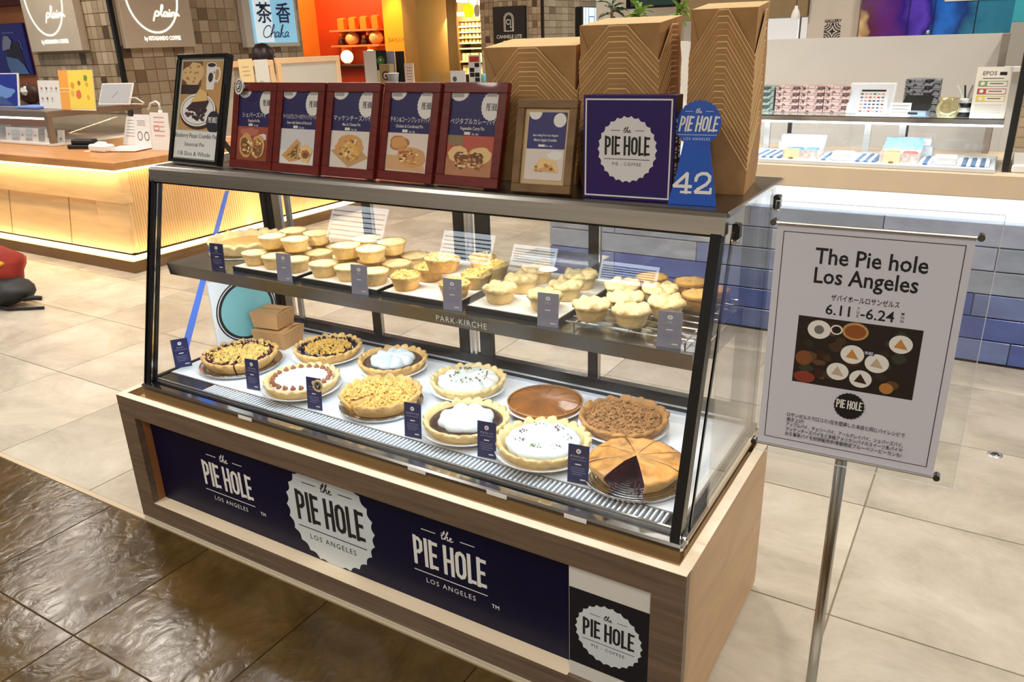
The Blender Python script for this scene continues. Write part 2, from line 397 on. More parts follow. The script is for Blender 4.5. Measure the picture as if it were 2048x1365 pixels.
floor = structure(MB().box(-11, 7, 0, 14, -.06, -.004).build('floor', GROUT))
def tilemesh(w, d, nm, m): return MB().bbox(0, w, 0, d, -.02, 0, .0012).mesh(nm, [m])
TX, TY = .6115, .606
tm = tilemesh(TX-.004, TY-.004, 'floor_tile', LIGHT_STONE)
x0 = 2.11-18*TX; cnt = 0
for j in range(11):
    for i in range(24):
        x, y = x0+i*TX, .012+j*TY
        if x > 4.3 or (x < -6.2 and j > 6): continue
        if -1.2 < x < 4.5 and y > 4.9: continue
        o = link('floor_tile', tm, floor, (x, y, 0)); cnt += 1
apron = structure(MB().box(-11, 7, -6, 0, -.06, -.005).build('floor_walkway', GROUTD))
DX, DY = .515, .452
dm = tilemesh(DX-.003, DY-.003, 'slate_tile', DARK_STONE)
for j in range(5):
    for i in range(18):
        link('slate_tile', dm, apron, (-.168-8*DX+i*DX+(.26 if j % 2 else 0)*0, -.008-(j+1)*DY, 0))
# edge strip where the two floors meet
structure(MB().box(-11, 7, -.008, .010, -.02, .0012).build('trim_1', mat('edge_strip', srgb(196, 178, 148), .4)))
# a small brass floor socket in the pale tiles
p = onz(1990, 910, 0)
fs = thing('floor_socket', 'small round metal socket cover set in the pale tiles', 'socket', (p[0], p[1], 0))
MB().lathe([(0, .001), (.016, .0012), (.02, .003), (.024, .003), (.026, 0)], 20).build('cover_ring', STEEL, fs, True)
MB().lathe([(0, .0032), (.013, .0032), (.015, .001)], 16).build('cap', STEEL_DARK, fs, True)

# ceiling with downlights (out of frame; some show in reflections, others added for light)
ceil = structure(MB().box(-11, 7, -6, 14, CEIL+.02, CEIL+.1).build('ceiling', mat('ceiling_paint', (.34, .32, .30), .7)))
ring = MB().lathe([(.12, CEIL+.02), (.12, CEIL-.012), (.145, CEIL-.012), (.145, CEIL+.02)], 24).mesh('downlight_ring', [WHITE])
lens = MB().lathe([(0, CEIL-.005), (.12, CEIL-.005), (.12, CEIL+.018), (0, CEIL+.018)], 24).mesh('downlight_lens', [mat('lamp_lens', (.9, .9, .9), .3, emit=(1, .94, .85), estr=9)])
for x, y in DOWNLIGHTS:
    d = thing('ceiling_downlight', 'round recessed white downlight in the ceiling', 'downlight', (x, y, 0), group='ceiling downlights')
    link('trim_ring', ring, d); link('lens', lens, d)

# ================================================================== plinth of the pie stand
L, D, HB = 1.90, .644, .4646
WOODF = mat('front_wood', srgb(118, 98, 80), .42, var=.30, vscale=5, stretch=(.8, 8, 14), bump=.04, bscale=40, detail=8, distort=.6)  # plinth front, darker and greyer than its sides
WOODS = mat('oak_side', srgb(206, 168, 124), .42, var=.16, vscale=5, stretch=(8, .8, 3), bump=.03, bscale=40, detail=8, distort=.6)
WOODE = mat('oak_edge', srgb(253, 234, 204), .45, var=.05, vscale=6, stretch=(1, 6, 6))
WOODR = mat('oak_reveal', srgb(170, 112, 66), .45, var=.18, vscale=6, stretch=(4, 4, 1))
pl = thing('counter_plinth', 'grey-brown wooden plinth with navy printed front under the pie case', 'counter')
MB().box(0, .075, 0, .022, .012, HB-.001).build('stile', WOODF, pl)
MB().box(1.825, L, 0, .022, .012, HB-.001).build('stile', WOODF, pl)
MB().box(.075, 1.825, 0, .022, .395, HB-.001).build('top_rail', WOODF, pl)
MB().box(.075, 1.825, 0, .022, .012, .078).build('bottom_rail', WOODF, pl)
MB().box(L-.02, L-.001, .022, D, .012, HB-.001).build('side_panel', WOODS, pl)
MB().box(.001, .02, .022, D, .012, HB-.001).build('side_panel', WOODS, pl)
MB().box(.02, L-.02, D-.02, D, .012, HB-.001).build('back_panel', WOODS, pl)
MB().box(0, L, -.001, .024, HB-.001, HB+.0005).box(L-.024, L+.001, .024, D, HB-.001, HB+.0005).box(-.001, .024, .024, D, HB-.001, HB+.0005).box(.024, L-.024, D-.024, D, HB-.001, HB+.0005).build('edge_band', WOODE, pl)
MB().box(.0745, .0755, .022, .046, .078, .395).build('reveal', WOODR, pl)
MB().box(.075, 1.625, .001, .046, .077, .0785).build('reveal', WOODE, pl)
MB().box(.01, L-.01, -.004, .01, 0, .012).build('base_strip', mat('base_strip', srgb(210, 200, 180), .35), pl)
MB().box(.02, L-.02, .03, D-.03, .0, .02).build('base_frame', WOODS, pl)
MB().box(.02, L-.02, .05, D-.02, .436, .44).build('inner_deck', WOODS, pl)
c = Canvas(); c.rect(.076, 1.625, .079, .394, NAVY); c.up()
LW = flat(236, 236, 232)
BADGE = flat(214, 222, 226)
c.logo(.421, .236, .226, LW)
c.text('TM', .565, .158, .017, LW, bold=.01)
c.logo(1.262, .236, .232, LW)
c.text('TM', 1.40, .148, .017, LW, bold=.01)
c.badge(.847, .238, .168, BADGE, 26, .05, clip=(.6, 1.1, .0795, .3935)); c.up()
c.logo(.849, .243, .262, INK)
c.build('navy_banner', pl, (0, .046, 0))
MB().box(.076, 1.626, .0465, .05, .079, .394).build('banner_board', NAVY, pl)
MB().box(1.626, 1.825, .012, .05, .078, .395).build('white_panel', mat('panel_white', srgb(222, 220, 214), .4), pl)
c = Canvas(); c.rect(1.627, 1.822, .118, .330, flat(20, 19, 28)); c.up(); c.badge(1.7245, .226, .083, BADGE, 26, .05); c.up(); c.logo(1.7245, .231, .128, INK, sub='PIE - COFFEE')
c.build('badge_sticker', pl, (0, .0115, 0))

# ================================================================== glass display case
XL, XR, YF, YT, YB, ZS, ZT, LIP = .0624, 1.8574, .075, .2394, .668, .486, 1.1585, .046
dc = thing('display_case', 'glass bakery display case with steel top and black posts', 'display case', (0, 0, .0))
MB().box(XL+.01, XR-.01, YF+.02, YB-.01, .4402, .476).build('case_base', STEEL_DARK, dc)
sill = MB().bbox(XL-.012, XR+.012, YF-.018, YF+.014, .471, .488, .005).bbox(XL-.012, XL+.022, YF+.014, YB, .468, .488, .005).bbox(XR-.022, XR+.012, YF+.014, YB, .468, .488, .005).bbox(XL+.022, XR-.022, YB-.03, YB, .468, .488, .005)
sill.build('sill', CHROME, dc)
MB().box(XL-.006, XR+.006, YF-.013, YF+.014, .4402, .4708).build('skirt', mat('skirt_wood', srgb(150, 120, 78), .5, var=.15, vscale=5, stretch=(1, 6, 10)), dc)
MB().box(XL+.02, XR-.02, YF+.010, YF+.024, .488, .4905).build('glass_channel', BLACK, dc)
MB().box(XL+.02, XR-.02, YF+.0242, .0978, .480, .4925).build('gutter_ledge', mat('ledge_steel', (.55, .60, .64), .25, .35), dc)
MB().box(XR-.015, XR+.002, YF+.01, YB, .488, .500).build('glass_channel', BLACK, dc)
MB().box(XL-.002, XL+.015, YF+.01, YB, .488, .500).build('glass_channel', BLACK, dc)
# deck and front gutter
MB().box(XL+.02, XR-.02, .155, YB-.03, .476, .500).build('white_deck', WHITE_DECK, dc)
MB().box(XL+.02, XR-.02, YF+.03, .155, .476, .480).build('gutter', mat('gutter_dark', (.03, .035, .04), .4), dc)
MB().box(XL+.02, XR-.02, .098, .104, .480, .499).build('gutter_lip', STEEL, dc)
MB().box(XL+.02, XR-.02, .150, .155, .480, .4995).build('gutter_lip', STEEL, dc)
sl = MB().box(0, .0052, .104, .150, .487, .4985).mesh('vent_slat', [mat('vent_slat', (.72, .75, .78), .35, .0)])
ns = 118
for i in range(ns):
    link('vent_slat', sl, dc, (.30+i*(1.80-.30)/(ns-1), 0, 0))
MB().box(XL+.02, .30, .104, .150, .492, .4975).build('gutter_cover', STEEL_DARK, dc)
# posts
def slope(z): return YF+(z-ZS)/(ZT-LIP-ZS)*(YT-YF)
def post(x0, x1, off=0.):
    return MB().prism([(x0, YF-.004+off, ZS), (x0, YF+.026+off, ZS), (x0, YT+.026+off, ZT-.012), (x0, YT-.004+off, ZT-.012)], (x1-x0, 0, 0))
post(XR-.022, XR).build('front_post', BLACK, dc)
post(XL, XL+.016).build('front_post', BLACK, dc)
post(XL-.012, XL-.007, .0).build('edge_trim', BLACK, dc)
MB().prism([(XR+.0005, YF+.05, ZS+.004), (XR+.0005, YF+.058, ZS+.004), (XR+.0005, YT+.07, ZT-.05), (XR+.0005, YT+.055, ZT-.05)], (.004, 0, 0)).build('edge_trim', BLACK, dc)
MB().prism([(XL+.0165, YF, ZS), (XL+.0165, YF+.004, ZS), (XL+.0165, YT+.004, ZT-.03), (XL+.0165, YT, ZT-.03)], (.003, 0, 0)).build('edge_trim', CHROME, dc)
for x in (XL+.002, XR-.027):
    MB().box(x, x+.025, YB-.03, YB-.004, ZS, ZT-.012).build('rear_post', BLACK, dc)
# top
top = MB().bbox(XL-.006, XR+.01, YT, YB+.01, ZT-.014, ZT, .003); top.build('top_plate', mat('top_steel', (.34, .33, .32), .28, 1., var=.1, vscale=3, stretch=(1, 30, 30)), dc)
MB().prism([(XL-.006, YT-.001, ZT-.003), (XL-.006, YT-.010, ZT-.010), (XL-.006, YT-.012, ZT-LIP), (XL-.006, YT+.012, ZT-LIP), (XL-.006, YT+.012, ZT-.014), (XL-.006, YT, ZT-.014)], (XR-XL+.012, 0, 0)).build('top_lip', STEEL, dc)
MB().box(XL+.016, XR-.022, YT-.006, YT+.008, ZT-LIP-.006, ZT-LIP-.0003).build('gasket', BLACK, dc)
# glass
def pane(x0, x1, y0, y1, z0, z1, name='glass_pane'): return MB().box(x0, x1, y0, y1, z0, z1).build(name, GLASS, dc)
MB().prism([(XL+.016, YF+.012, .4935), (XL+.016, YF+.018, .4935), (XL+.016, YT+.004, ZT-LIP-.006), (XL+.016, YT-.002, ZT-LIP-.006)], (XR-XL-.038, 0, 0)).build('front_glass', GLASS, dc)
for x in (XL+.003, XR-.010):
    MB().prism([(x, YF+.027, .5005), (x, YB-.031, .5005), (x, YB-.031, ZT-.016), (x, YT+.027, ZT-.016)], (.005, 0, 0)).build('side_glass', GLASS, dc)
# rear sliding doors
Y0 = YB-.026
MB().box(XL+.03, XR-.03, YB-.03, YB-.004, .500, .548).build('rear_rail', BLACK, dc)
MB().box(XL+.03, XR-.03, YB-.03, YB-.004, ZT-.04, ZT-.0145).build('rear_rail', BLACK, dc)
MB().box(XL+.03, XR-.03, YB-.032, YB-.0305, .512, .518).build('rail_track', STEEL, dc)
for (a, b) in ((.088, .115), (.54, .575), (.905, .94), (.985, 1.03), (1.365, 1.395), (1.79, 1.826)):
    MB().box(a, b, Y0, Y0+.018, .548, ZT-.04).build('door_stile', BLACK, dc)
for (a, b) in ((.117, .155), (.18, .20), (.945, .953), (.962, .970), (.576, .580), (1.396, 1.400)):
    MB().box(a, b, Y0+.002, Y0+.014, .548, ZT-.04).build('door_trim', STEEL, dc)
for (a, b) in ((.2, .54), (.58, .905), (1.03, 1.365), (1.40, 1.79)):
    MB().box(a, b, Y0+.006, Y0+.010, .548, ZT-.04).build('rear_glass', GLASS, dc)
# shelf
SZ = .865; SY = .190
MB().prism([(.115, SY, SZ), (.115, SY+.006, SZ-.038), (.115, SY+.016, SZ-.038), (.115, SY+.016, SZ-.006), (.115, .605, SZ-.006), (.115, .605, SZ)], (1.825-.115, 0, 0)).build('shelf', mat('shelf_steel', (.40, .42, .42), .22, 1., var=.1, vscale=3, stretch=(1, 30, 30)), dc)
MB().box(XL+.0155, .115, .26, .60, SZ-.03, SZ-.012).build('shelf_bracket', BLACK, dc)
MB().box(1.825, XR-.0105, .26, .60, SZ-.03, SZ-.012).build('shelf_bracket', BLACK, dc)
LED = mat('case_led', (.9, .95, 1), .3, emit=(.86, .94, 1), estr=6)
MB().box(.14, 1.80, SY+.019, SY+.031, SZ-.016, SZ-.008).build('shelf_lamp', LED, dc)
MB().box(.10, 1.82, YT+.016, YT+.030, ZT-.030, ZT-.016).build('top_lamp', LED, dc)
area('case_lamp', (.97, YT+.03, ZT-.034), (.97, .36, .87), 1.7, .02, 6, (.84, .93, 1))
area('case_lamp', (.97, SY+.04, SZ-.02), (.97, .33, .5), 1.62, .02, 6.2, (.72, .87, 1))
# white lettering along the shelf edge
c = Canvas(); c.text('PARK-KIRCHE', 1.24, .838, .022, flat(225, 232, 232), space=1.15); c.build('shelf_lettering', dc, (0, SY-.0005, 0))
# blue reflection streak on the left pane, put in as a translucent strip
BLUE_REFL = mat('blue_reflection', srgb(60, 134, 245), .25, alpha=.7)
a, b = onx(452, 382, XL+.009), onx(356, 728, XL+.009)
MB().prism([(XL+.0085, b[1]-.004, b[2]), (XL+.0085, b[1]+.030, b[2]), (XL+.0085, a[1]+.014, a[2]), (XL+.0085, a[1]-.004, a[2])], (.0008, 0, 0)).build('blue_reflection_strip', BLUE_REFL, dc)
# small price-tag holder strips stuck along the sill
for (px, py) in ((488, 828), (832, 930), (992, 972), (1150, 1023)):
    q = ony(px, py, YF-.019)
    MB().box(q[0]-.028, q[0]+.028, YF-.0192, YF-.0182, .474, .485).build('sill_sticker', PAPERW, dc)
# hinge clips and clear side screen on the right end
sc_ = thing('acrylic_screen', 'clear acrylic side screen clipped to the right end of the pie case', 'screen', (XR+.014, 0, 0))
MB().prism([(0, .20, 1.02), (0, .205, .50), (0, .60, .50), (0, .66, 1.02), (0, .66, 1.16), (0, .285, 1.16)], (.004, 0, 0)).build('panel', ACRYLIC, sc_)
for (y, z) in ((.27, 1.115), (.60, 1.115)):
    MB().bbox(-.004, .012, y-.012, y+.012, z-.016, z+.016, .003).build('clip', BLACK, sc_)
    MB().bbox(-.003, .010, y-.010, y+.010, z-.026, z-.0165, .002).build('clip_foot', STEEL, sc_)

# ================================================================== shopfront across the walkway (behind the viewer; its lit boards mirror in the case glass)
structure(MB().box(-9, 6, -5.0, -4.9, 0, CEIL).build('wall_front', mat('shopfront_wall', srgb(176, 170, 162), .6, var=.08, vscale=2)))
LITB = mat('lit_board', (.9, .95, 1), .4, emit=(.82, .92, 1), estr=5.5)
for (a, b, z0, z1) in ((-4.12, -3.28, 1.88, 2.30), (-2.52, -1.86, 1.80, 2.14), (-1.66, -1.14, 1.84, 2.08), (-.70, -.10, 1.80, 2.02)):
    t = thing('lit_menu_board', 'lit white striped menu board on the shopfront across the walkway', 'menu board', (a, -4.82, z0), group='lit menu boards across the walkway')
    MB().bbox(0, b-a, -.079, -.012, 0, z1-z0, .004).build('board_case', BLACKM, t); MB().box(.015, b-a-.015, -.0118, -.006, .015, z1-z0-.015).build('lit_face', LITB, t)
    for k in range(6): MB().box(.04, b-a-.04, -.0058, -.004, .05+k*(z1-z0-.09)/6, .062+k*(z1-z0-.09)/6).build('text_line', flat(70, 110, 150), t)

# ================================================================== pies on the deck
CRUST = mat('baked_crust', srgb(224, 176, 104), .6, var=.40, vscale=22, bump=.7, bscale=70)
CRUST_PALE = mat('pale_crust', srgb(236, 202, 138), .6, var=.26, vscale=24, bump=.6, bscale=70)
CRUST_DARK = mat('dark_crust', srgb(186, 132, 72), .6, var=.3, vscale=22, bump=.7, bscale=70)
CRUMB = mat('butter_crumble', srgb(236, 194, 108), .75, var=.45, vscale=70)
CRUMB_B = mat('brown_crumble', srgb(176, 126, 74), .75, var=.3, vscale=60)
CUSTARD = mat('custard', srgb(226, 170, 84), .35, var=.15, vscale=12)
CREAMW = mat('whipped_cream', srgb(206, 212, 212), .5)
CREAMG = mat('pale_mint_cream', srgb(214, 216, 204), .5)
CREAMP = mat('pink_cream', srgb(222, 204, 200), .5)
CHOC = mat('chocolate', srgb(58, 36, 26), .3)
BERRY = mat('berry_filling', srgb(72, 14, 40), .22, var=.4, vscale=40)
BERRYD = mat('dark_berry', srgb(40, 14, 26), .2)
CARAMEL = mat('caramel_glaze', srgb(150, 92, 46), .22, var=.35, vscale=9, distort=1.)
GOLDEN = mat('golden_top', srgb(226, 156, 78), .32, var=.6, vscale=16, distort=1.2, bump=.4, bscale=30)
NUT = mat('pecan', srgb(150, 96, 60), .5, var=.2, vscale=40)
LIME = mat('lime_zest', srgb(124, 130, 52), .6)
PLATEW = mat('white_plate', srgb(236, 238, 238), .2)
SILVER = mat('silver_tray', (.62, .62, .62), .16, 1.)
DECK = .500
def plate_mesh(kind):
    if kind == 'white':
        return MB().lathe([(0, .004), (.075, .004), (.082, .006), (.116, .016), (.128, .021), (.1285, .0235), (.116, .0195), (.08, .0095), (0, .0075)][::-1]+[], 48).mesh('plate', [PLATEW], True)
    prof = [(0, .0075)]
    for i in range(11):
        r = .012+i*.0098; prof += [(r, .0075), (r+.003, .0100), (r+.006, .0075)]
    prof += [(.122, .010), (.128, .016), (.1295, .016), (.124, .004), (0, .004)]
    return MB().lathe(prof, 56).mesh('plate', [SILVER], True)
PLATE_W, PLATE_S = plate_mesh('white'), plate_mesh('silver')
def foot_mesh(): return MB().lathe([(.07, .0045), (.072, 0), (.080, 0), (.082, .006)], 40).mesh('foot_ring', [PLATEW], True)
FOOT = foot_mesh()
def nz(x, y, z, s=1.): return mnoise.noise(Vector((x*s, y*s, z*s)))
def crust(parent, R, h, m, a0=0., a1=2*PI, teeth=22, lip=.013, amp=.0078, fill=None, seed=0):
    prof = [(0, 0), (R*.80, 0), (R*.86, .004), (R*.95, h*.72), (R*1.0, h), (R*1.02, h+lip*.45), (R*.985, h+lip), (R*.93, h+lip*.85), (R*.885, h+lip*.1), (R*.86, h-.006), (0, h-.006)]
    def mod(r, z, th, i):
        if 3 <= i <= 8:
            k = abs(math.sin(teeth*th/2))**.55; wgt = {3: .3, 4: .8, 5: 1, 6: .8, 7: .5, 8: .2}[i]
            n = nz(math.cos(th)*3+seed, math.sin(th)*3, z*40, 2.)
            return r+amp*wgt*(k-.4)+n*.0045*wgt, z+(amp*1.15*(k-.3)*wgt+n*.0055*wgt if i >= 4 else 0)
        return r, z
    n = max(8, int(132*(a1-a0)/(2*PI)))
    b = MB().lathe(prof, n, mod=mod, a0=a0, a1=a1, capm=1)
    o = b.build('crust', [m, fill or m], parent, True); fixn(o.data); return o
def filling(parent, name, R, z0, m, amp=.002, dome=.004, a0=0., a1=2*PI, freq=40, lobes=0, lamp=0., nr=12, seed=0, capm=None, base=None):
    prof = [(0, (base if base is not None else z0-.012)), (R, (base if base is not None else z0-.012))]+[(R*(1-i/nr), z0+dome*(1-(1-i/nr)**2)) for i in range(nr+1)]
    prof[-1] = (0, prof[-1][1])
    def mod(r, z, th, i):
        if i >= 2:
            e = min(1, (R-r)/R*5+.15) if lobes == 0 else 1
            x, y = r*math.cos(th), r*math.sin(th)
            z = z+e*amp*(nz(x+seed, y, .3, freq)+.5*nz(x, y+seed, .9, freq*2.3))
            if lobes and r > 1e-6:
                q = abs(math.sin(lobes*th/2+r*18)); r2 = r*(1+lamp*(q-.6)); return r2, z+lamp*.09*q*min(1, r/R*1.6)*(1 if i > 2 else .2)
        elif lobes and r > 1e-6:
            q = abs(math.sin(lobes*th/2+r*18)); return r*(1+lamp*(q-.6)), z
        return r, z
    n = max(8, int(96*(a1-a0)/(2*PI)))
    b = MB().lathe(prof, n, mod=mod, a0=a0, a1=a1, capm=1)
    o = b.build(name, [m, capm or m], parent, True); fixn(o.data); return o
def crumbs(parent, R, z0, n, m, rmin=.0022, rmax=.0050, r0=0., name='crumble', a0=0., a1=2*PI, dome=.004):
    b = MB()
    for i in range(n):
        r = math.sqrt(random.uniform(r0*r0/(R*R), 1))*R; th = random.uniform(a0, a1)
        b.chunk((r*math.cos(th), r*math.sin(th), z0+dome*(1-(r/R)**2)+random.uniform(-.001, .0025)), random.uniform(rmin, rmax))
    o = b.build(name, m, parent); o['kind'] = 'stuff'; return o
NUTM = MB().ball((0, 0, 0), .0085, 8, (1.15, .72, .8)).mesh('nut', [NUT], True)
KISS = MB().lathe([(0, 0), (.008, .0005), (.0085, .003), (.005, .008), (.0015, .013), (0, .0135)], 12).mesh('chocolate_drop', [NUT], True)
PX_PIES = []
def place(name, label, px, R, plate, rz=0., zc=.045, plabel=''):
    q = onz(px[0], px[1], DECK+.045)
    pr = thing('plate' if plate == 'white' else 'cake_stand', plabel, 'plate', (q[0], q[1], DECK))
    s = R*1.065/.1285
    o = link('dish', PLATE_W if plate == 'white' else PLATE_S, pr); o.scale = (s, s, 1)
    f = link('foot_ring', FOOT, pr); f.scale = (s, s, 1)
    return thing(name, label, 'pie', (q[0], q[1], DECK+.0076), (0, 0, rz))
def quarters(cuts):
    a = [c for c in cuts]; return [(a[i], a[(i+1) % len(a)]+(2*PI if i == len(a)-1 else 0)) for i in range(len(a))]
G = .022
H = .026
# back row
t = place('pie', 'yellow crumble pie cut in quarters with red cherry filling at the crust', (480, 706), .124, 'silver', .5, plabel='ridged silver tray under the quartered cherry crumble pie')
for a, b in quarters([.2, .2+PI/2, .2+PI, .2+1.5*PI]):
    sl_ = link('pie_slice', None, t); crust(sl_, .118, H, CRUST, a+G, b-G, 22, fill=BERRY); filling(sl_, 'filling', .101, H+.004, BERRY, .003, .004, a+G, b-G, base=.006)
    crumbs(sl_, .088, H+.007, 210, CRUMB, a0=a+.07, a1=b-.07, dome=.006, rmin=.003, rmax=.0065)
    crumbs(sl_, .108, H+.010, 26, BERRY, .004, .0075, .088, 'cherries', a+.03, b-.03)
    crumbs(sl_, .106, H+.011, 24, CRUMB, .003, .006, .086, 'rim_crumble', a+.03, b-.03)
t = place('pie', 'uncut crumble pie ringed with dark blueberries beside the kraft boxes', (655, 692), .113, 'white', plabel='white plate under the blueberry crumble pie')
crust(t, .108, H, CRUST, fill=BERRYD); filling(t, 'filling', .096, H+.003, BERRYD, .003, .003)
crumbs(t, .098, H+.007, 90, BERRYD, .004, .0075, .078, 'blueberries'); crumbs(t, .078, H+.006, 620, mat('golden_crumble', srgb(214, 168, 78), .75, var=.3, vscale=60), .003, .006, dome=.007)
t = place('pie', 'round pie with white cream centre and dark chocolate ring behind the cut crumble pie', (785, 717), .106, 'white', plabel='white plate under the chocolate ring pie at the back')
crust(t, .106, H, CRUST); filling(t, 'chocolate_filling', .094, H+.003, CHOC, .001, .001); filling(t, 'cream', .070, H+.010, CREAMW, .004, .016, lobes=9, lamp=.10, freq=30)
t = place('pie', 'mint white cream pie sprinkled with chopped nuts behind the chocolate cream pie', (936, 757), .108, 'white', plabel='white plate under the mint white cream pie')
crust(t, .108, H, CRUST_PALE); filling(t, 'cream', .090, H+.008, CREAMG, .003, .014, lobes=11, lamp=.06, freq=30)
crumbs(t, .062, H+.022, 46, mat('chopped_nut', srgb(120, 96, 52), .6), .002, .0042, .03, 'chopped_nuts', dome=.006)
t = place('pie', 'glossy brown glazed pie scored into wedges', (1090, 793), .108, 'white', plabel='white plate under the glazed brown pie')
for a, b in quarters([.3+i*PI/4 for i in range(8)]):
    sl_ = link('pie_slice', None, t); filling(sl_, 'glazed_top', .104, H*.85, CARAMEL, .002, .012, a+.008, b-.008, freq=25, base=.002, capm=CRUST_DARK)
MB().lathe([(.0, 0), (.088, 0), (.101, H*.7), (.107, H*.86), (.108, H*.98), (.1045, H*.98)], 60).build('crust', CRUST_DARK, t, True)
t = place('pie', 'brown crumble topped pie with scalloped crust at the back right of the case', (1247, 832), .114, 'white', plabel='white plate under the brown crumble pie')
crust(t, .113, H, CRUST_DARK, teeth=18, amp=.010); filling(t, 'filling', .098, H+.004, CRUMB_B, .004, .005)
crumbs(t, .098, H+.006, 700, CRUMB_B, .003, .0062, dome=.008)
# front row
t = place('pie', 'halved pie with pale pink cream ringed by chocolate drops and nuts', (603, 756), .112, 'white', plabel='white plate under the halved pink cream pie')
for a, b in ((1.1, 1.1+PI), (1.1+PI, 1.1+2*PI)):
    sl_ = link('pie_slice', None, t); crust(sl_, .110, H, CRUST_PALE, a+.02, b-.02, fill=CREAMP); filling(sl_, 'cream', .093, H+.010, CREAMP, .0012, .006, a+.02, b-.02, base=.008)
for i in range(22):
    th = 2*PI*i/22+.08; link('chocolate_drop', KISS, t, (.086*math.cos(th), .086*math.sin(th), H+.011), (random.uniform(-.3, .3), random.uniform(-.3, .3), 0))
t = place('pie', 'golden crumble pie with one open cut showing apple filling', (761, 785), .114, 'silver', -.35, plabel='ridged silver tray under the open cut crumble pie')
for a, b in ((-1.25, -1.6+2*PI-PI*.5), (-1.6+2*PI-PI*.5, -1.52+2*PI)):
    sl_ = link('pie_slice', None, t); crust(sl_, .114, H+.002, CRUST, a+.006, b-.006, 20, fill=CUSTARD, amp=.009); filling(sl_, 'filling', .100, H+.008, CUSTARD, .004, .006, a+.006, b-.006, base=.006)
    crumbs(sl_, .102, H+.010, int(900*(b-a)/(2*PI)), CRUMB, a0=a+.03, a1=b-.03, dome=.008, rmin=.003, rmax=.0068)
t = place('pie', 'chocolate pie topped with a mound of white whipped cream in the front row', (932, 835), .114, 'white', plabel='white plate under the front chocolate cream pie')
crust(t, .112, H, CRUST_PALE); filling(t, 'chocolate_filling', .098, H+.002, CHOC, .002, .001); filling(t, 'cream', .074, H+.008, CREAMW, .005, .020, lobes=8, lamp=.10, freq=26)
t = place('pie', 'white cream pie dotted with brown and green flecks in the front row', (1086, 879), .117, 'white', plabel='white plate under the flecked white cream pie')
crust(t, .115, H, CRUST_PALE, amp=.009); filling(t, 'cream', .094, H+.010, CREAMW, .003, .014, lobes=12, lamp=.05, freq=30)
for k in range(7):
    th = k*2*PI/7+.4; bb = MB()
    for i in range(13): bb.chunk((.058*math.cos(th)+random.gauss(0, .009), .058*math.sin(th)+random.gauss(0, .008), H+.0225), random.uniform(.0012, .0032))
    bb.build('nut_sprinkle', LIME if k in (2, 5) else mat('fleck_brown', srgb(112, 74, 44), .6), t)
t = place('pie', 'golden topped berry pie with a missing wedge showing purple filling', (1272, 922), .120, 'silver', plabel='ridged silver tray under the berry pie with the missing wedge')
cuts = [-1.02, -1.02+.98, .75, 1.45, 2.2, 2.95, 3.75, 4.42]
for a, b in zip(cuts, cuts[1:]):
    sl_ = link('pie_slice', None, t)
    prof = [(0, .001), (.090, .001), (.104, H*.8), (.113, H+.006), (.1135, H+.013), (.105, H+.016), (.08, H+.022), (.04, H+.026), (0, H+.026)]
    def mod(r, z, th, i):
        if i >= 3: z += .004*nz(r*math.cos(th), r*math.sin(th), .2, 30)+(.003*nz(th*4, .3, .1, 2) if i < 6 else 0)
        return r, z
    b_ = MB().lathe(prof, max(6, int(16*(b-a))), mod=mod, a0=a+.010, a1=b-.010, mats=[1, 0, 0, 0, 2, 2, 2, 2], capm=1)
    o = b_.build('slice_body', [CRUST, BERRY, GOLDEN], sl_, True); fixn(o.data)
    for e in o.data.polygons:
        if e.material_index == 1: e.use_smooth = False
bb = MB()
for i in range(40): bb.chunk((random.uniform(.02, .10)*math.cos(-1.10), random.uniform(.02, .10)*math.sin(-1.10), random.uniform(.002, .006)), random.uniform(.002, .005))
bb.build('spilled_berry', BERRY, t)['kind'] = 'stuff'

# ================================================================== price cards
def card_parts(t, w, h, txt=None, m=None):
    MB().box(-w/2, w/2, 0, .0016, 0, h).build('card', [m or NAVYCARD], t)
    MB().box(-w/2-.0005, w/2+.0005, -.0012, .0030, 0, .0035).box(-w/2-.0005, w/2+.0005, .0017, .018, 0, .002).build('holder', ACRYLIC, t)
    c = Canvas(); c.disc(0, h*.84, w*.115, LW, rz=h*.062, n=18); c.up()
    c.rect(-w*.035, -w*.008, h*.815, h*.865, m or NAVYCARD); c.rect(w*.008, w*.035, h*.815, h*.865, m or NAVYCARD)
    if txt: c.text(txt, 0, h*.68, w*.115, LW, maxw=w*.86)
    LG = flat(150, 154, 190)
    c.rect(-w*.36, w*.36, h*.615, h*.628, LG)
    c.rect(-w*.14, w*.14, h*.485, h*.515, LW)
    for i, (a, b) in enumerate(((.33, .33), (.36, .30), (.3, .36), (.28, .2))): c.rect(-w*a, w*b, h*(.40-.055*i), h*(.412-.055*i), LG)
    c.rect(w*.12, w*.38, h*.10, h*.13, LW)
    c.build('card_print', t, (0, -.0006, 0))
low = [((368, 735), 'チェリー', 'navy price card leaning at the left end of the case deck'), ((507, 780), 'クランブル', 'navy price card in front of the quartered cherry crumble pie'), ((630, 820), 'アールグレイ', 'navy price card with a round wooden tag on its corner'), ((823, 878), 'マムズアップル', 'navy price card between the cut crumble pie and chocolate cream pie'), ((967, 922), 'チョコレート', 'navy price card between chocolate cream pie and flecked white pie'), ((1148, 975), 'ダブルチェリー', 'navy price card beside the berry pie with missing wedge')]
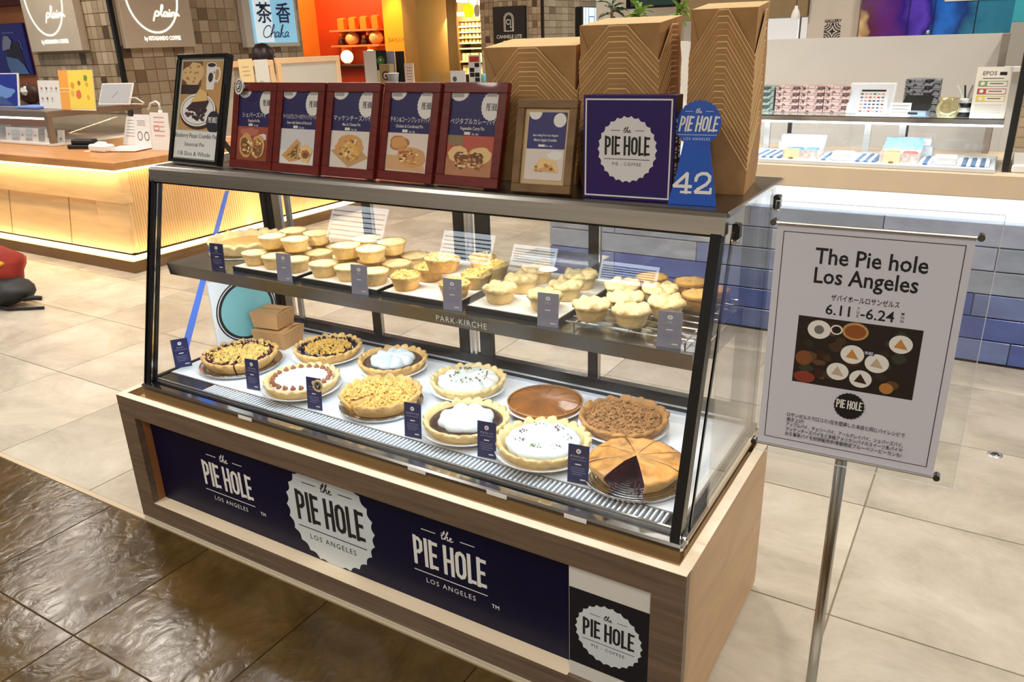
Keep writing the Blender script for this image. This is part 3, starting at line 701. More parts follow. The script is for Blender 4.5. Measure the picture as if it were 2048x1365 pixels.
for i, (px, tx, lb) in enumerate(low):
    q = onz(px[0], px[1], DECK)
    t = thing('price_card', lb, 'price card', (q[0], max(q[1], .162), DECK+.0003), (-.10, 0, .12 if i else 1.0), 'price cards on the case deck')
    card_parts(t, .052, .098, tx)
    if i == 2:
        tg = thing('round_tag', 'round wooden tag with black face stuck to a navy price card', 'tag', (q[0]+.030, max(q[1], .162)-.003, DECK+.084), (-.1, 0, .12))
        o = MB().lathe([(0, 0), (.017, 0), (.018, .001), (.018, .003), (0, .003)], 24).build('disc', mat('tag_wood', srgb(226, 196, 140), .5), tg, rot=(PI/2, 0, 0))
        c = Canvas(); c.disc(0, 0, .0125, INK); c.up(); c.ring(0, 0, .0108, .0108, .001, flat(200, 170, 100)); c.stroke([(-.005, .003), (-.001, -.005), (.005, .005)], .0018, LW); c.build('face', tg, (0, -.0034, 0))
HAZECARD = mat('hazed_card', srgb(146, 146, 164), .4)  # reflection haze of the front glass put into the card grey
upp = [((437, 540), 'パイ', 'navy price card before the large open pie on the upper shelf'), ((570, 563), 'パイ', 'haze-greyed price card before the first tray of pale lidded pies'), ((720, 588), 'パイ', 'haze-greyed price card before the second tray of stacked pale pies'), ((905, 620), 'チーズ', 'haze-greyed price card before the cheese crumble small pies'), ((1095, 640), 'チキン', 'haze-greyed price card before the tray with clear cover'), ((1338, 668), 'ベジ', 'haze-greyed price card on the wire rack of small pies')]
for i, (px, tx, lb) in enumerate(upp):
    q = ony(px[0], px[1], .207)
    t = thing('price_card', lb, 'price card', (q[0], .207, SZ+.0002), (-.08, 0, .12), 'price cards on the upper shelf')
    card_parts(t, .052, .080, tx, NAVYCARD if i == 0 else HAZECARD)

# ================================================================== upper shelf: trays and small pies
TRAYB = mat('black_tray', (.01, .01, .01), .35)
LINER = mat('paper_liner', srgb(238, 226, 206), .6)
ty0, ty1 = .222, .575
tr = [(.385, .650), (.668, .948), (.962, 1.205), (1.232, 1.490)]
tl = ['black tray of pale lidded small pies beside the large open pie', 'black tray of stacked pale small pies with sleeves', 'black tray of cheese crumble small pies', 'black tray of small pies under the clear cover']
for (a, b), lb in zip(tr, tl):
    t = thing('bakery_tray', lb, 'tray', (a, ty0, SZ+.0002), group='trays on the upper shelf')
    MB().box(0, b-a, 0, ty1-ty0, 0, .004).box(0, b-a, 0, .004, .004, .012).box(0, b-a, ty1-ty0-.004, ty1-ty0, .004, .012).box(0, .004, .004, ty1-ty0-.004, .004, .012).box(b-a-.004, b-a, .004, ty1-ty0-.004, .004, .012).build('tray_body', TRAYB, t)
    MB().box(.005, b-a-.005, .005, ty1-ty0-.005, .0041, .0130).build('paper_liner', LINER, t)
# wire rack at the right end
t = thing('wire_rack', 'chrome wire rack of small pies at the right end of the upper shelf', 'rack', (1.510, .215, SZ+.0002))
for i in range(9): MB().tube([(0, .012+i*.040, .014), (.305, .012+i*.040, .014)], .0016, 6).build('wire', CHROME, t)
for x in (.02, .15, .285): MB().tube([(x, 0, .0105), (x, .345, .0105)], .0018, 6).build('cross_wire', CHROME, t)
for x in (.02, .285):
    for y in (.012, .332): MB().tube([(x, y, 0), (x, y, .010)], .002, 6).build('foot', CHROME, t)
# small pies
def small_pie(kind):
    root = thing('small_pie', '', 'pie')
    R, h = .044, .036
    cm = {'lid': CRUST_PALE, 'crumble': CRUST, 'rustic': CRUST_PALE, 'fruit': CRUST_DARK}[kind]
    prof = [(0, 0), (R*.70, 0), (R*.76, .003), (R*.93, h*.8), (R*.99, h), (R, h+.003), (R*.93, h+.004)]
    def mod(r, z, th, i):
        n = nz(math.cos(th)*2, math.sin(th)*2, i*.4, 1.4); return r*(1+.02*n*(i > 1)), z+(.002*n if i > 2 else 0)
    MB().lathe(prof, 28, mod=mod).build('pie_case', cm, root, True)
    if kind == 'lid': filling(root, 'pie_lid', R*.985, h+.002, CRUST_PALE, .0016, .0055, freq=60, nr=6, base=h-.004)
    elif kind == 'crumble':
        filling(root, 'pie_lid', R*.98, h+.002, CRUMB, .003, .007, freq=70, nr=7, base=h-.004); crumbs(root, R*.92, h+.004, 90, CRUMB, .002, .0042, dome=.008)
    elif kind == 'rustic':
        filling(root, 'pie_lid', R*1.04, h+.002, CRUST_PALE, .007, .006, freq=45, nr=8, lobes=7, lamp=.08, base=h-.004)
    else: filling(root, 'pie_lid', R*.98, h+.002, CUSTARD, .004, .006, freq=50, nr=7, base=h-.004)
    return root
PROTO = {}
def minis(kind, label, group, spots):
    for (x, y, z, s) in spots:
        rz = random.uniform(0, 6.28)
        if kind not in PROTO:
            o = PROTO[kind] = small_pie(kind); o.location = (x, y, z); o.rotation_euler = (0, 0, rz); o['label'] = label; o['group'] = group
        else: o = copy_tree(PROTO[kind], (x, y, z), (0, 0, rz), label, group)
        o.scale = (s, s, s)
TZ = SZ+.0136
def grid(x0, x1, nx, y0, dy, ny, z=TZ, s=.95):
    return [(x0+(x1-x0)*i/(nx-1)+(.006 if j % 2 else 0), y0+dy*j+random.uniform(-.003, .003), z, s) for j in range(ny) for i in range(nx)]
Z2 = TZ+.0455
g1 = grid(.432, .604, 3, .273, .088, 3, s=.93)
minis('lid', 'pale lidded small pie in the bottom layer of the first tray', 'lidded pies, first tray bottom layer', g1)
minis('lid', 'pale lidded small pie stacked on top in the first tray', 'lidded pies, first tray top layer', [(.470, .315, Z2, .93), (.562, .318, Z2, .93), (.470, .405, Z2, .93), (.562, .408, Z2, .93)])
g2 = grid(.716, .900, 3, .273, .09, 3, s=.95)
minis('lid', 'pale lidded small pie in the bottom layer of the second tray', 'lidded pies, second tray bottom layer', g2)
minis('lid', 'pale lidded small pie stacked on top in the second tray', 'lidded pies, second tray top layer', [(.762, .318, Z2+.001, .95), (.856, .318, Z2+.001, .95), (.762, .408, Z2+.001, .95), (.856, .408, Z2+.001, .95)])
minis('crumble', 'golden cheese crumble small pie in the third tray', 'cheese crumble small pies', grid(1.010, 1.168, 2, .273, .092, 3, s=.95)+[(1.09, .52, TZ, .9), (1.09, .318, Z2+.002, .9)])
minis('rustic', 'rough topped small pie under the clear cover', 'rough topped small pies under the cover', grid(1.294, 1.424, 2, .287, .094, 3, s=.95))
RZ_ = SZ+.0162
minis('rustic', 'rough topped small pie on the wire rack', 'rough topped small pies on the rack', [(1.558, .262, RZ_, .95), (1.655, .266, RZ_, .95), (1.606, .345, RZ_, .95), (1.705, .352, RZ_, .95), (1.56, .43, RZ_, .95), (1.655, .44, RZ_, .95)])
minis('fruit', 'brown topped small pie at the back of the wire rack', 'brown topped small pies on the rack', [(1.752, .44, RZ_, .95), (1.60, .525, RZ_, .95), (1.70, .528, RZ_, .95), (1.772, .528+.0, RZ_, .68)])
# large open pie at the left of the shelf
t = thing('pie', 'large open pumpkin pie with crimped crust at the left of the upper shelf', 'pie', (.235, .415, SZ+.004))
crust(t, .120, H, CRUST_PALE, amp=.010, teeth=18); filling(t, 'filling', .104, H-.004, mat('pumpkin', srgb(232, 176, 96), .4, var=.12, vscale=14), .001, .001)
t2 = thing('pie_board', 'thin round steel board under the large open pie', 'board', (.235, .415, SZ+.0002))
MB().lathe([(0, .0), (.122, 0), (.125, .002), (.122, .0034), (0, .0034)], 40).build('disc', STEEL, t2, True)
# clear domed cover over the fourth tray
t = thing('tray_cover', 'clear plastic domed cover over the fourth tray of pies', 'cover', (1.238, .230, SZ+.0140))
wd, dp = .246, .335
MB().prism([(0, 0, 0), (wd, 0, 0), (wd-.012, .012, .070), (.012, .012, .070)], (0, .0012, 0)).prism([(0, dp, 0), (wd, dp, 0), (wd-.012, dp-.012, .070), (.012, dp-.012, .070)], (0, .0012, 0)).prism([(0, 0, 0), (0, dp, 0), (.012, dp-.012, .07), (.012, .012, .07)], (.0012, 0, 0)).prism([(wd, 0, 0), (wd, dp, 0), (wd-.012, dp-.012, .07), (wd-.012, .012, .07)], (-.0012, 0, 0)).box(.012, wd-.012, .012, dp-.012, .07, .0712).build('cover_shell', ACRYLIC, t)
# ================================================================== boxes at the left end inside the case
t = thing('pie_carton', 'white pie carton printed with a teal disc inside the left end of the case', 'carton', (.110, .4425, DECK+.0005), (0, 0, 1.35))
MB().bbox(-.10, .14, 0, .012, 0, .25, .002).build('carton_body', WHITE, t)
c = Canvas(); cx, cz = .024, .124
TEAL = flat(128, 186, 186)
c.disc(cx, cz, .114, INK, n=48); c.up(); c.disc(cx, cz, .109, LW, n=48); c.up(); c.disc(cx, cz, .106, INK, n=48); c.up(); c.disc(cx, cz, .096, TEAL, n=48)
c.build('teal_emblem', t, (0, -.0006, 0))
def kraft_closed(label, loc, rz, w, d, h):
    t = thing('takeout_box', label, 'box', loc, (0, 0, rz)); w1, d1 = w*1.14, d*1.14
    b = MB(); k = [(-w/2, -d/2, 0), (w/2, -d/2, 0), (w/2, d/2, 0), (-w/2, d/2, 0), (-w1/2, -d1/2, h), (w1/2, -d1/2, h), (w1/2, d1/2, h), (-w1/2, d1/2, h)]
    b.v = k; b.f = [(0, 3, 2, 1), (0, 1, 5, 4), (1, 2, 6, 5), (2, 3, 7, 6), (3, 0, 4, 7)]; b.m = [0]*5; b.quad([k[4], k[5], k[6], k[7]]); b.build('box_body', KRAFT, t)
    MB().prism([(-w1/2+.004, -d1/2+.003, h+.0002), (w1/2-.004, -d1/2+.003, h+.0002), (w1/2*.8, .01, h+.004), (-w1/2*.8, .01, h+.004)], (0, 0, .0012)).build('lid_flap', KRAFT, t)
    MB().prism([(-w1/2+.004, d1/2-.003, h+.0002), (w1/2-.004, d1/2-.003, h+.0002), (w1/2*.7, -.005, h+.006), (-w1/2*.7, -.005, h+.006)], (0, 0, .0012)).build('lid_flap', KRAFT, t)
    return t
kraft_closed('wider kraft takeout box standing on the deck under a smaller one', (.212, .508, DECK+.0005), .15, .122, .105, .062)
kraft_closed('smaller kraft takeout box resting on the wider kraft box', (.202, .502, DECK+.0716), .15, .104, .088, .056)

# ================================================================== on top of the case
TOP = ZT+.0003
def frame_thing(name, label, loc, yaw, tilt, w, h, bw, depth, m, backm=None, cat='picture frame', group=None, mount=None, mw=0.):
    t = thing(name, label, cat, (loc[0], loc[1], TOP+depth*math.sin(tilt)*0+.0006), (-tilt, 0, yaw), group)
    for nm, (x0, x1, z0, z1) in (('frame_bar', (-w/2, w/2, h-bw, h)), ('frame_bar', (-w/2, w/2, 0, bw)), ('frame_bar', (-w/2, -w/2+bw, bw, h-bw)), ('frame_bar', (w/2-bw, w/2, bw, h-bw))):
        MB().bbox(x0, x1, -depth, 0, z0, z1, .0012).build(nm, m, t)
    MB().box(-w/2+.002, w/2-.002, -depth*.55, -.001, .002, h-.002).build('backing', backm or BLACKM, t)
    # easel leg behind
    lg = .46*h; a = tilt
    foot = lg*math.tan(a*2+.12)
    MB().prism([(-.012, 0, lg), (.012, 0, lg), (.016, foot, max(.0, foot*math.tan(a)*.985)), (-.016, foot, max(.0, foot*math.tan(a)*.985))], (0, .002, .001)).build('easel_leg', BLACKM, t)
    return t
REDW = mat('mahogany', srgb(112, 30, 20), .32, var=.3, vscale=8, stretch=(2, 10, 10), bump=.03, bscale=50, coat=.2)
TAN1, TAN2, TAN3, TAN4 = flat(222, 168, 104), flat(186, 122, 66), flat(240, 204, 142), flat(130, 80, 44)
RED1, RED2 = flat(176, 84, 64), flat(150, 60, 50)
LGREY, OFFW = flat(206, 206, 210), flat(238, 236, 230)
WOODP = flat(196, 150, 108)
def half_pie(c, cx, cz, r, rot, fill):
    c.blob(cx, cz, r, r*1.15, TAN1, rot=rot, jit=.06, seed=3); c.up(); c.blob(cx, cz-.1*r, r*.72, r*.86, fill, rot=rot, jit=.12, seed=4); c.up()
    for i in range(9): c.blob(cx+random.uniform(-.5, .5)*r, cz+random.uniform(-.6, .5)*r, r*.16, r*.14, random.choice([TAN2, TAN3, TAN4]), n=8, seed=i)
def foodpic(c, x0, x1, z0, z1, k):
    w, h = x1-x0, z1-z0; cx, cz = (x0+x1)/2, (z0+z1)/2
    if k == 0:
        c.rect(x0, x1, z0, z1, RED1); c.up(); c.rect(x0, x1, z0, z0+h*.35, flat(150, 78, 50)); c.up(); c.blob(cx-w*.1, z1-h*.16, w*.32, h*.12, flat(196, 120, 104)); c.blob(cx+w*.3, z1-h*.3, w*.15, h*.1, OFFW); c.up()
        half_pie(c, cx-w*.19, cz-h*.06, w*.22, .25, flat(120, 84, 52)); c.up(); half_pie(c, cx+w*.20, cz-h*.08, w*.21, -.25, flat(130, 92, 58))
    elif k == 1:
        c.rect(x0, x1, z0, z1, flat(222, 222, 226)); c.up(); c.rect(x0, x1, z0, z0+h*.4, OFFW); c.up(); c.poly([(x0+w*.06, z0+h*.22), (x0+w*.3, z0+h*.06), (cx+w*.06, z0+h*.12), (cx+w*.08, z0+h*.62), (cx-w*.02, z0+h*.72)], TAN1); c.up(); c.poly([(x0+w*.2, z0+h*.22), (cx-w*.0, z0+h*.16), (cx+w*.03, z0+h*.60)], flat(150, 120, 66)); c.up()
        for i in range(8): c.blob(cx-w*random.uniform(.02, .16), z0+h*random.uniform(.2, .4), w*.035, h*.03, random.choice([TAN4, TAN3, flat(110, 110, 60)]), n=8, seed=i)
        c.up()
        c.poly([(cx+w*.08, z0+h*.5), (cx+w*.14, z0+h*.1), (cx+w*.34, z0+h*.06), (x1-w*.04, z0+h*.42), (cx+w*.26, z0+h*.58)], TAN3); c.up(); c.blob(cx+w*.26, z0+h*.3, w*.13, h*.13, TAN2); c.up(); c.blob(cx+w*.26, z0+h*.28, w*.08, h*.08, TAN4)
    elif k == 2:
        c.rect(x0, x1, z0, z1, flat(232, 224, 216)); c.up(); c.poly([(x0+w*.02, z0+h*.45), (x0+w*.5, z0+h*.02), (x1-w*.01, z0+h*.3), (cx+w*.1, z1-h*.28)], flat(206, 164, 112)); c.up(); c.blob(cx, cz+h*.06, w*.36, h*.33, TAN1, jit=.09); c.up(); c.blob(cx+w*.02, cz-h*.02, w*.24, h*.26, flat(236, 190, 96)); c.up()
        for i in range(16): c.blob(cx+random.uniform(-.2, .22)*w, cz+random.uniform(-.28, .12)*h, w*.05, h*.035, random.choice([TAN3, flat(230, 176, 84), TAN1]), n=9, seed=i)
    elif k == 3:
        c.rect(x0, x1, z0, z1, flat(236, 222, 210)); c.up(); c.poly([(x0+w*.01, z0+h*.04), (x1-w*.03, z0+h*.02), (x1-w*.12, z0+h*.4), (x0+w*.02, z0+h*.42)], flat(224, 178, 130)); c.up(); c.blob(cx-w*.2, cz+h*.22, w*.24, h*.2, TAN2); c.blob(cx-w*.2, cz+h*.24, w*.2, h*.15, TAN1); c.up()
        c.blob(cx+w*.12, cz-h*.12, w*.34, h*.25, TAN1, jit=.08); c.up(); c.blob(cx+w*.02, cz-h*.08, w*.24, h*.16, flat(214, 150, 92), rot=-.6); c.up()
        for i in range(12): c.blob(cx+random.uniform(-.2, .16)*w, cz+random.uniform(-.24, .06)*h, w*.04, h*.03, random.choice([TAN3, RED1, TAN4]), n=8, seed=i)
    elif k == 4:
        c.rect(x0, x1, z0, z1, flat(196, 92, 70)); c.up(); c.rect(x0, x1, z0, cz-h*.05, flat(192, 132, 96)); c.rect(x0, x0+w*.35, z1-h*.25, z1, flat(150, 124, 92)); c.up(); c.blob(cx-w*.24, cz+h*.04, w*.22, h*.2, TAN3, jit=.06); c.blob(cx+w*.24, cz+h*.02, w*.24, h*.21, TAN3, jit=.06); c.up(); c.blob(cx-w*.16, cz-h*.05, w*.15, h*.16, TAN4); c.blob(cx+w*.15, cz-h*.06, w*.16, h*.16, flat(112, 72, 44)); c.up()
        for i in range(16): c.blob(cx+random.uniform(-.28, .28)*w, cz+random.uniform(-.34, -.1)*h, w*.05, h*.03, random.choice([TAN2, TAN3, TAN1, TAN4]), n=8, seed=i)
    elif k == 5:
        c.rect(x0, x1, z0, z1, flat(226, 214, 208)); c.up(); c.blob(x1-w*.22, z1-h*.2, w*.2, h*.14, OFFW); c.up(); c.poly([(x0+w*.2, z0+h*.3), (x1-w*.1, z0+h*.24), (x1-w*.2, z0+h*.62), (x0+w*.4, z0+h*.72)], TAN3); c.up(); c.poly([(x0+w*.24, z0+h*.3), (x1-w*.16, z0+h*.27), (x1-w*.3, z0+h*.5)], TAN1)
        for i in range(7): c.blob(cx+random.uniform(-.2, .2)*w, z0+h*random.uniform(.3, .55), w*.05, h*.05, TAN2, n=8, seed=i)
def speck(c, cx, cz, rx, rz, n, seed):
    r5 = random.Random(seed); c.up()
    for i in range(n): c.blob(cx+r5.uniform(-rx, rx)*.7, cz+r5.uniform(-rz, rz)*.7, rx*r5.uniform(.05, .16), rz*r5.uniform(.05, .14), [TAN1, TAN2, TAN3, TAN4, flat(206, 146, 84), flat(246, 220, 170)][i % 6], n=9, seed=i+seed)
MENU = [('シェパーズパイ', "Shepherd's Pie", .4554, .2956, -.0627, 'red wooden menu frame of a halved pie on red cloth'),
        ('サーモン&ブロッコリーのホワイトシチューパイ', 'Stew with Salmon & Broccoli', .6523-.004, .2832, -.0500, 'red wooden menu frame of a cut pie on white ground'),
        ('マッケンチーズパイ', 'Mac & Cheese Pie', .8391, .2821, -.0324, 'red wooden menu frame of a torn macaroni pie on a board'),
        ('チキン&コーンブレッドパイ', 'Chicken & Cornbread Pie', 1.0276, .2844, -.0728, 'red wooden menu frame of a split chicken pie on pale wood'),
        ('ベジタブルカレーパイ', 'Vegetable Curry Pie', 1.2186, .2824, -.0467, 'red wooden menu frame of a burst vegetable pie by the kraft box stacks')]
NAVY2 = flat(28, 22, 92)
for k, (jp, en, x, y, yaw, lb) in enumerate(MENU):
    w, h, bw = .187, .2425, .024
    t = frame_thing('framed_menu', lb, (x, y), yaw, .262, w, h, bw, .016, REDW, group='red menu frames on the case top')
    x0, x1, z0, z1 = -w/2+bw, w/2-bw, bw, h-bw
    c = Canvas(); c.rect(x0, x1, z0, z1, NAVY2); c.up()
    c.badge(x1-.020, z1-.030, .030, OFFW, 22, .05, rz=.034, clip=(x0, x1, z0, z1)); c.badge(x0+.022, z1+.004, .030, OFFW, 22, .05, rz=.024, clip=(x0, x1, z0, z1)); c.up()
    c.rect(x0+.004, x0+.036, z1-.010, z1-.001, flat(170, 170, 174)); c.rect(x1-.036, x1-.006, z1-.008, z1-.001, flat(170, 170, 174))
    c.block('PIE HOL', x1-.0185, z1-.040, .032, .0165, flat(96, 96, 104), wt=.0017)
    zz = z0+(z1-z0)*.62
    c.text(jp, 0, zz+.002, .0155, LW, maxw=x1-x0-.006, bold=.006); c.text(en, 0, zz-.012, .011, LW, maxw=(x1-x0)*.7, bold=.012, sx=.8)
    c.rect(-.022, -.004, zz-.0235, zz-.0165, LW); c.text('inc. tax', .011, zz-.0235, .0085, LW, bold=.012, sx=.8); c.up()
    foodpic(c, x0, x1, z0, z0+(z1-z0)*.49, k); hh_ = (z1-z0)*.49
    speck(c, [0, -.006, .0, .012, 0][k], z0+hh_*[.42, .3, .5, .38, .42][k], [.045, .03, .045, .045, .055][k], [.03, .018, .034, .026, .026][k], 30, k*40)
    c.build('menu_print', t, (0, -.0102, 0))
    MB().box(x0, x1, -.0135, -.0125, z0, z1).build('cover_glass', GLASS, t)
# tall black picture frame
w, h, bw = .250, .326, .012
t = frame_thing('picture_frame', 'tall black picture frame with pie slice and coffee mug photograph', (.205, .300), -.076, .300, w, h*1.0, bw, .024, BLACK)
w, bw = .2, .0096
c = Canvas(); x0, x1, z0, z1 = -w/2+bw, w/2-bw, bw, h-bw
c.rect(x0, x1, z0, z1, flat(196, 200, 182)); c.up(); a0, a1, b0, b1 = x0+.009, x1-.009, z0+.092, z1-.010
c.rect(a0, a1, b0, b1, flat(196, 152, 92)); c.up()
c.rect(a0, a0+.08, b1-.075, b1, flat(120, 78, 44)); c.blob(a0+.045, b1-.040, .043, .034, flat(222, 190, 134), seed=5); c.rect(a0, a0+.075, b1-.098, b1-.07, flat(48, 28, 26)); c.up()
for i in range(12): c.blob(a0+.012+random.uniform(0, .065), b1-.012-random.uniform(0, .05), .004, .0035, TAN2, n=7, seed=i)
c.poly([(a1-.066, b1-.012), (a1-.026, b1-.012), (a1-.030, b1-.084), (a1-.060, b1-.084)], OFFW); c.ring(a1-.022, b1-.040, .012, .020, .006, OFFW, n=14); c.disc(a1-.046, b1-.012, .020, OFFW, rz=.008); c.up(); c.disc(a1-.046, b1-.012, .016, flat(40, 24, 18), rz=.006); c.disc(a1-.046, b1-.048, .0095, INK, rz=.014); c.up()
c.disc(-.002, b0+.052, .074, flat(60, 34, 28), rz=.050, n=36); c.up(); c.disc(-.004, b0+.060, .071, LW, rz=.049, n=36); c.up(); c.ring(-.004, b0+.060, .064, .043, .0014, INK); c.up()
c.poly([(-.052, b0+.062), (.020, b0+.046), (.040, b0+.086), (.012, b0+.106), (-.020, b0+.090)], flat(56, 30, 34)); c.up(); c.poly([(-.034, b0+.082), (.032, b0+.088), (.028, b0+.112), (-.002, b0+.124)], flat(226, 190, 122)); c.up()
for i in range(26): c.blob(random.uniform(-.05, .03), b0+random.uniform(.03, .066), .0062, .005, random.choice([flat(60, 40, 48), flat(84, 56, 58), flat(48, 30, 36)]), n=9, seed=i)
c.up(); c.disc(a1-.018, b0+.026, .026, flat(24, 20, 44), rz=.032); c.up(); c.block('PIE HOLE', a1-.019, b0+.024, .036, .016, LW, wt=.0016)
c.rect(x0+.006, x1-.006, z0+.006, z0+.088, flat(224, 226, 224)); c.up(); c.text('Blueberry Pecan Crumble Pie', 0, z0+.068, .0195, INK, maxw=x1-x0-.012)
c.text('Seasonal Pie', -.002, z0+.043, .0165, INK, maxw=.10); c.text('1/8 Slice & Whole', 0, z0+.014, .0185, INK, maxw=.145)
c.build('picture_print', t, (0, -.0142, 0)).scale = (1.25, 1, 1)
# small round badge on a stick at the corner of the black frame
q = ony(479, 173, .334)
t = thing('badge_tag', 'small white scalloped badge clipped to a red frame corner by the black frame', 'badge', (q[0], .334, q[2]), (-.26, 0, -.1))
c = Canvas(.001); c.badge(0, 0, .020, LW, 20, .06, rz=.024); c.up(); c.ring(0, 0, .0125, .0155, .0024, INK); c.stroke([(-.006, .006), (.005, .009), (.006, -.006), (-.005, -.009), (.004, .002)], .002, INK); c.build('badge_face', t, (0, -.002, 0))
o = MB().lathe([(0, -.0016), (.019, -.0016), (.019, .0), (0, .0)], 20).build('badge_disc', LW, t, rot=(PI/2, 0, 0)); MB().bbox(.006, .022, .0002, .014, -.004, .004, .001).build('clip', STEEL, t)
# small brown wood frame
WOODB = mat('rustic_wood', srgb(128, 96, 56), .5, var=.4, vscale=6, stretch=(2, 10, 3), bump=.06, bscale=40)
w, h, bw = .148, .205, .019
t = frame_thing('wooden_frame', 'small rustic brown wooden frame with apple pie menu card', (1.428, .274), .06, .25, w, h, bw, .018, WOODB)
c = Canvas(); x0, x1, z0, z1 = -w/2+bw, w/2-bw, bw, h-bw
c.rect(x0, x1, z0, z1, flat(206, 178, 132)); c.up(); a0, a1, b0, b1 = x0+.010, x1-.006, z0+.010, z1-.008
c.rect(a0, a1, b0, b1, flat(52, 48, 110)); c.up(); c.badge(a1-.017, b1-.017, .016, OFFW, 22, .05, clip=(a0, a1, b0, b1)); c.badge(a0+.016, b1, .017, OFFW, 22, .05, clip=(a0, a1, b0, b1))
zz = b0+(b1-b0)*.62; c.text('Best selling Pie in Los Angeles', 0, zz+.004, .0068, LW, bold=.012, maxw=.062); c.text('Mom\'s Apple Crumble', 0, zz-.007, .0085, LW, bold=.014, maxw=.056); c.rect(-.016, 0, zz-.019, zz-.014, LW); c.text('inc. tax', .010, zz-.019, .006, LW, bold=.012)
c.up(); foodpic(c, a0, a1, b0, b0+(b1-b0)*.46, 5); c.build('menu_print', t, (0, -.0114, 0))
# purple pie box
PURPLE = mat('purple_box', srgb(42, 16, 96), .35)
DARKB = mat('box_side', srgb(34, 16, 30), .4)
w, h, dp = .200, .216, .052
t = thing('pie_box', 'deep purple pie box with white scalloped badge standing upright', 'box', (1.631, .2747, TOP), (-.02, 0, .0567))
b = MB().bbox(-w/2, w/2, 0, dp, 0, h, .0012); b.m = [0]*len(b.f); b.m[1] = 1; b.build('box_body', [PURPLE, DARKB], t)
c = Canvas(); c.border(-w/2+.005, w/2-.005, .006, h-.007, .0032, LW); c.badge(0, h*.5-.002, .066, flat(232, 230, 232), 26, .05, rz=.069); c.up(); c.logo(0, h*.5+.003, .101, INK, sub='PIE - COFFEE')
c.build('front_print', t, (0, -.0005, 0))
c = Canvas(); c.text('THE PIE HOLE', 0, .004, .017, LW, bold=.02, space=1.2, maxw=.19); c.text('LOS ANGELES', 0, -.020, .017, LW, bold=.02, space=1.25, maxw=.17)
o = c.build('side_print', t, (w/2+.0006, dp/2, h*.5)); o.rotation_euler = (Matrix.Rotation(PI/2, 3, 'Z') @ Matrix.Rotation(-PI/2, 3, 'Y')).to_euler()
# blue ribbon number stand
BLUE = mat('ribbon_blue', srgb(16, 84, 190), .35)
t = thing('number_stand', 'bright blue ribbon shaped number stand reading forty-two', 'number stand', (1.776, .272, TOP+.0004), (-.20, 0, .10))
cz, r = .163, .046
hd = [(r*(1-.05*(1-abs(math.sin(13*th/2*2))))*math.cos(th), cz+r*(1-.05*(1-abs(math.sin(13*th))))*math.sin(th)) for th in [2*PI*i/156 for i in range(156)]]
b = MB(); V = [(0, cz)]+hd
b.prism([(x, 0, z) for x, z in hd], (0, .004, 0)); b.build('rosette', BLUE, t)
MB().prism([(-.048, .0003, 0), (.052, .0003, 0), (.040, .0003, .06), (.026, .0003, .128), (-.026, .0003, .128), (-.036, .0003, .06)], (0, .0034, 0)).build('ribbon', BLUE, t)
MB().prism([(-.03, .0045, .10), (.03, .0045, .10), (.035, .052, .0107), (-.035, .052, .0107)], (0, .002, .001)).build('prop_leg', BLUE, t)
c = Canvas(); c.logo(0, cz-.003, .079, LW, italic=.12); c.build('rosette_print', t, (0, -.0008, 0))
def digits(c, x, z, h, w4, t_, m):
    c.stroke([(x+w4*.72, z), (x+w4*.72, z+h), (x, z+h*.34), (x+w4, z+h*.34)], t_, m); c.stroke([(x+w4*.42, z+t_*.3), (x+w4*1.02, z+t_*.3)], t_*.7, m)
c = Canvas(); digits(c, -.038, .024, .040, .036, .0066, LW); c.build('number_four', t, (0, -.0008, 0))
c = Canvas(); c.stroke([(.007, .053), (.009, .060), (.017, .0645), (.027, .0645), (.034, .059), (.034, .051), (.028, .043), (.012, .033), (.007, .027), (.038, .027)], .0066, LW); c.stroke([(.038, .0255), (.038, .036)], .005, LW); c.stroke([(.0065, .049), (.0065, .056)], .006, LW); c.build('number_two', t, (0, -.0008, 0))
# ---- stacks of nested kraft boxes
def kraft_open(w, d, h, fl, flw, tp=.95):
    """open takeaway carton: tapered walls, each ending in a pointed flap; cut edges paler"""
    b = MB(); th = .0012; w0, d0 = w*tp, d*tp
    zc = h; zp = h+fl; k = fl/h
    wp, dp_ = w+(w-w0)*k, d+(d-d0)*k
    for sgn in (-1, 1):
        b.prism([(-w0/2, sgn*d0/2, 0), (w0/2, sgn*d0/2, 0), (w/2, sgn*d/2, zc), (flw/2, sgn*dp_/2, zp), (-flw/2, sgn*dp_/2, zp), (-w/2, sgn*d/2, zc)], (0, sgn*-th, th*1.9), 1)
        b.prism([(sgn*w0/2, -d0/2, 0), (sgn*w0/2, d0/2, 0), (sgn*w/2, d/2, zc), (sgn*wp/2, flw*.5, zp), (sgn*wp/2, -flw*.5, zp), (sgn*w/2, -d/2, zc)], (sgn*-th, 0, th*1.9), 1)
    b.box(-w0/2+.001, w0/2-.001, -d0/2+.001, d0/2-.001, .0002, .0014)
    me = b.mesh('takeout_box', [KRAFT, KRAFT_IN]); fixn(me); return me
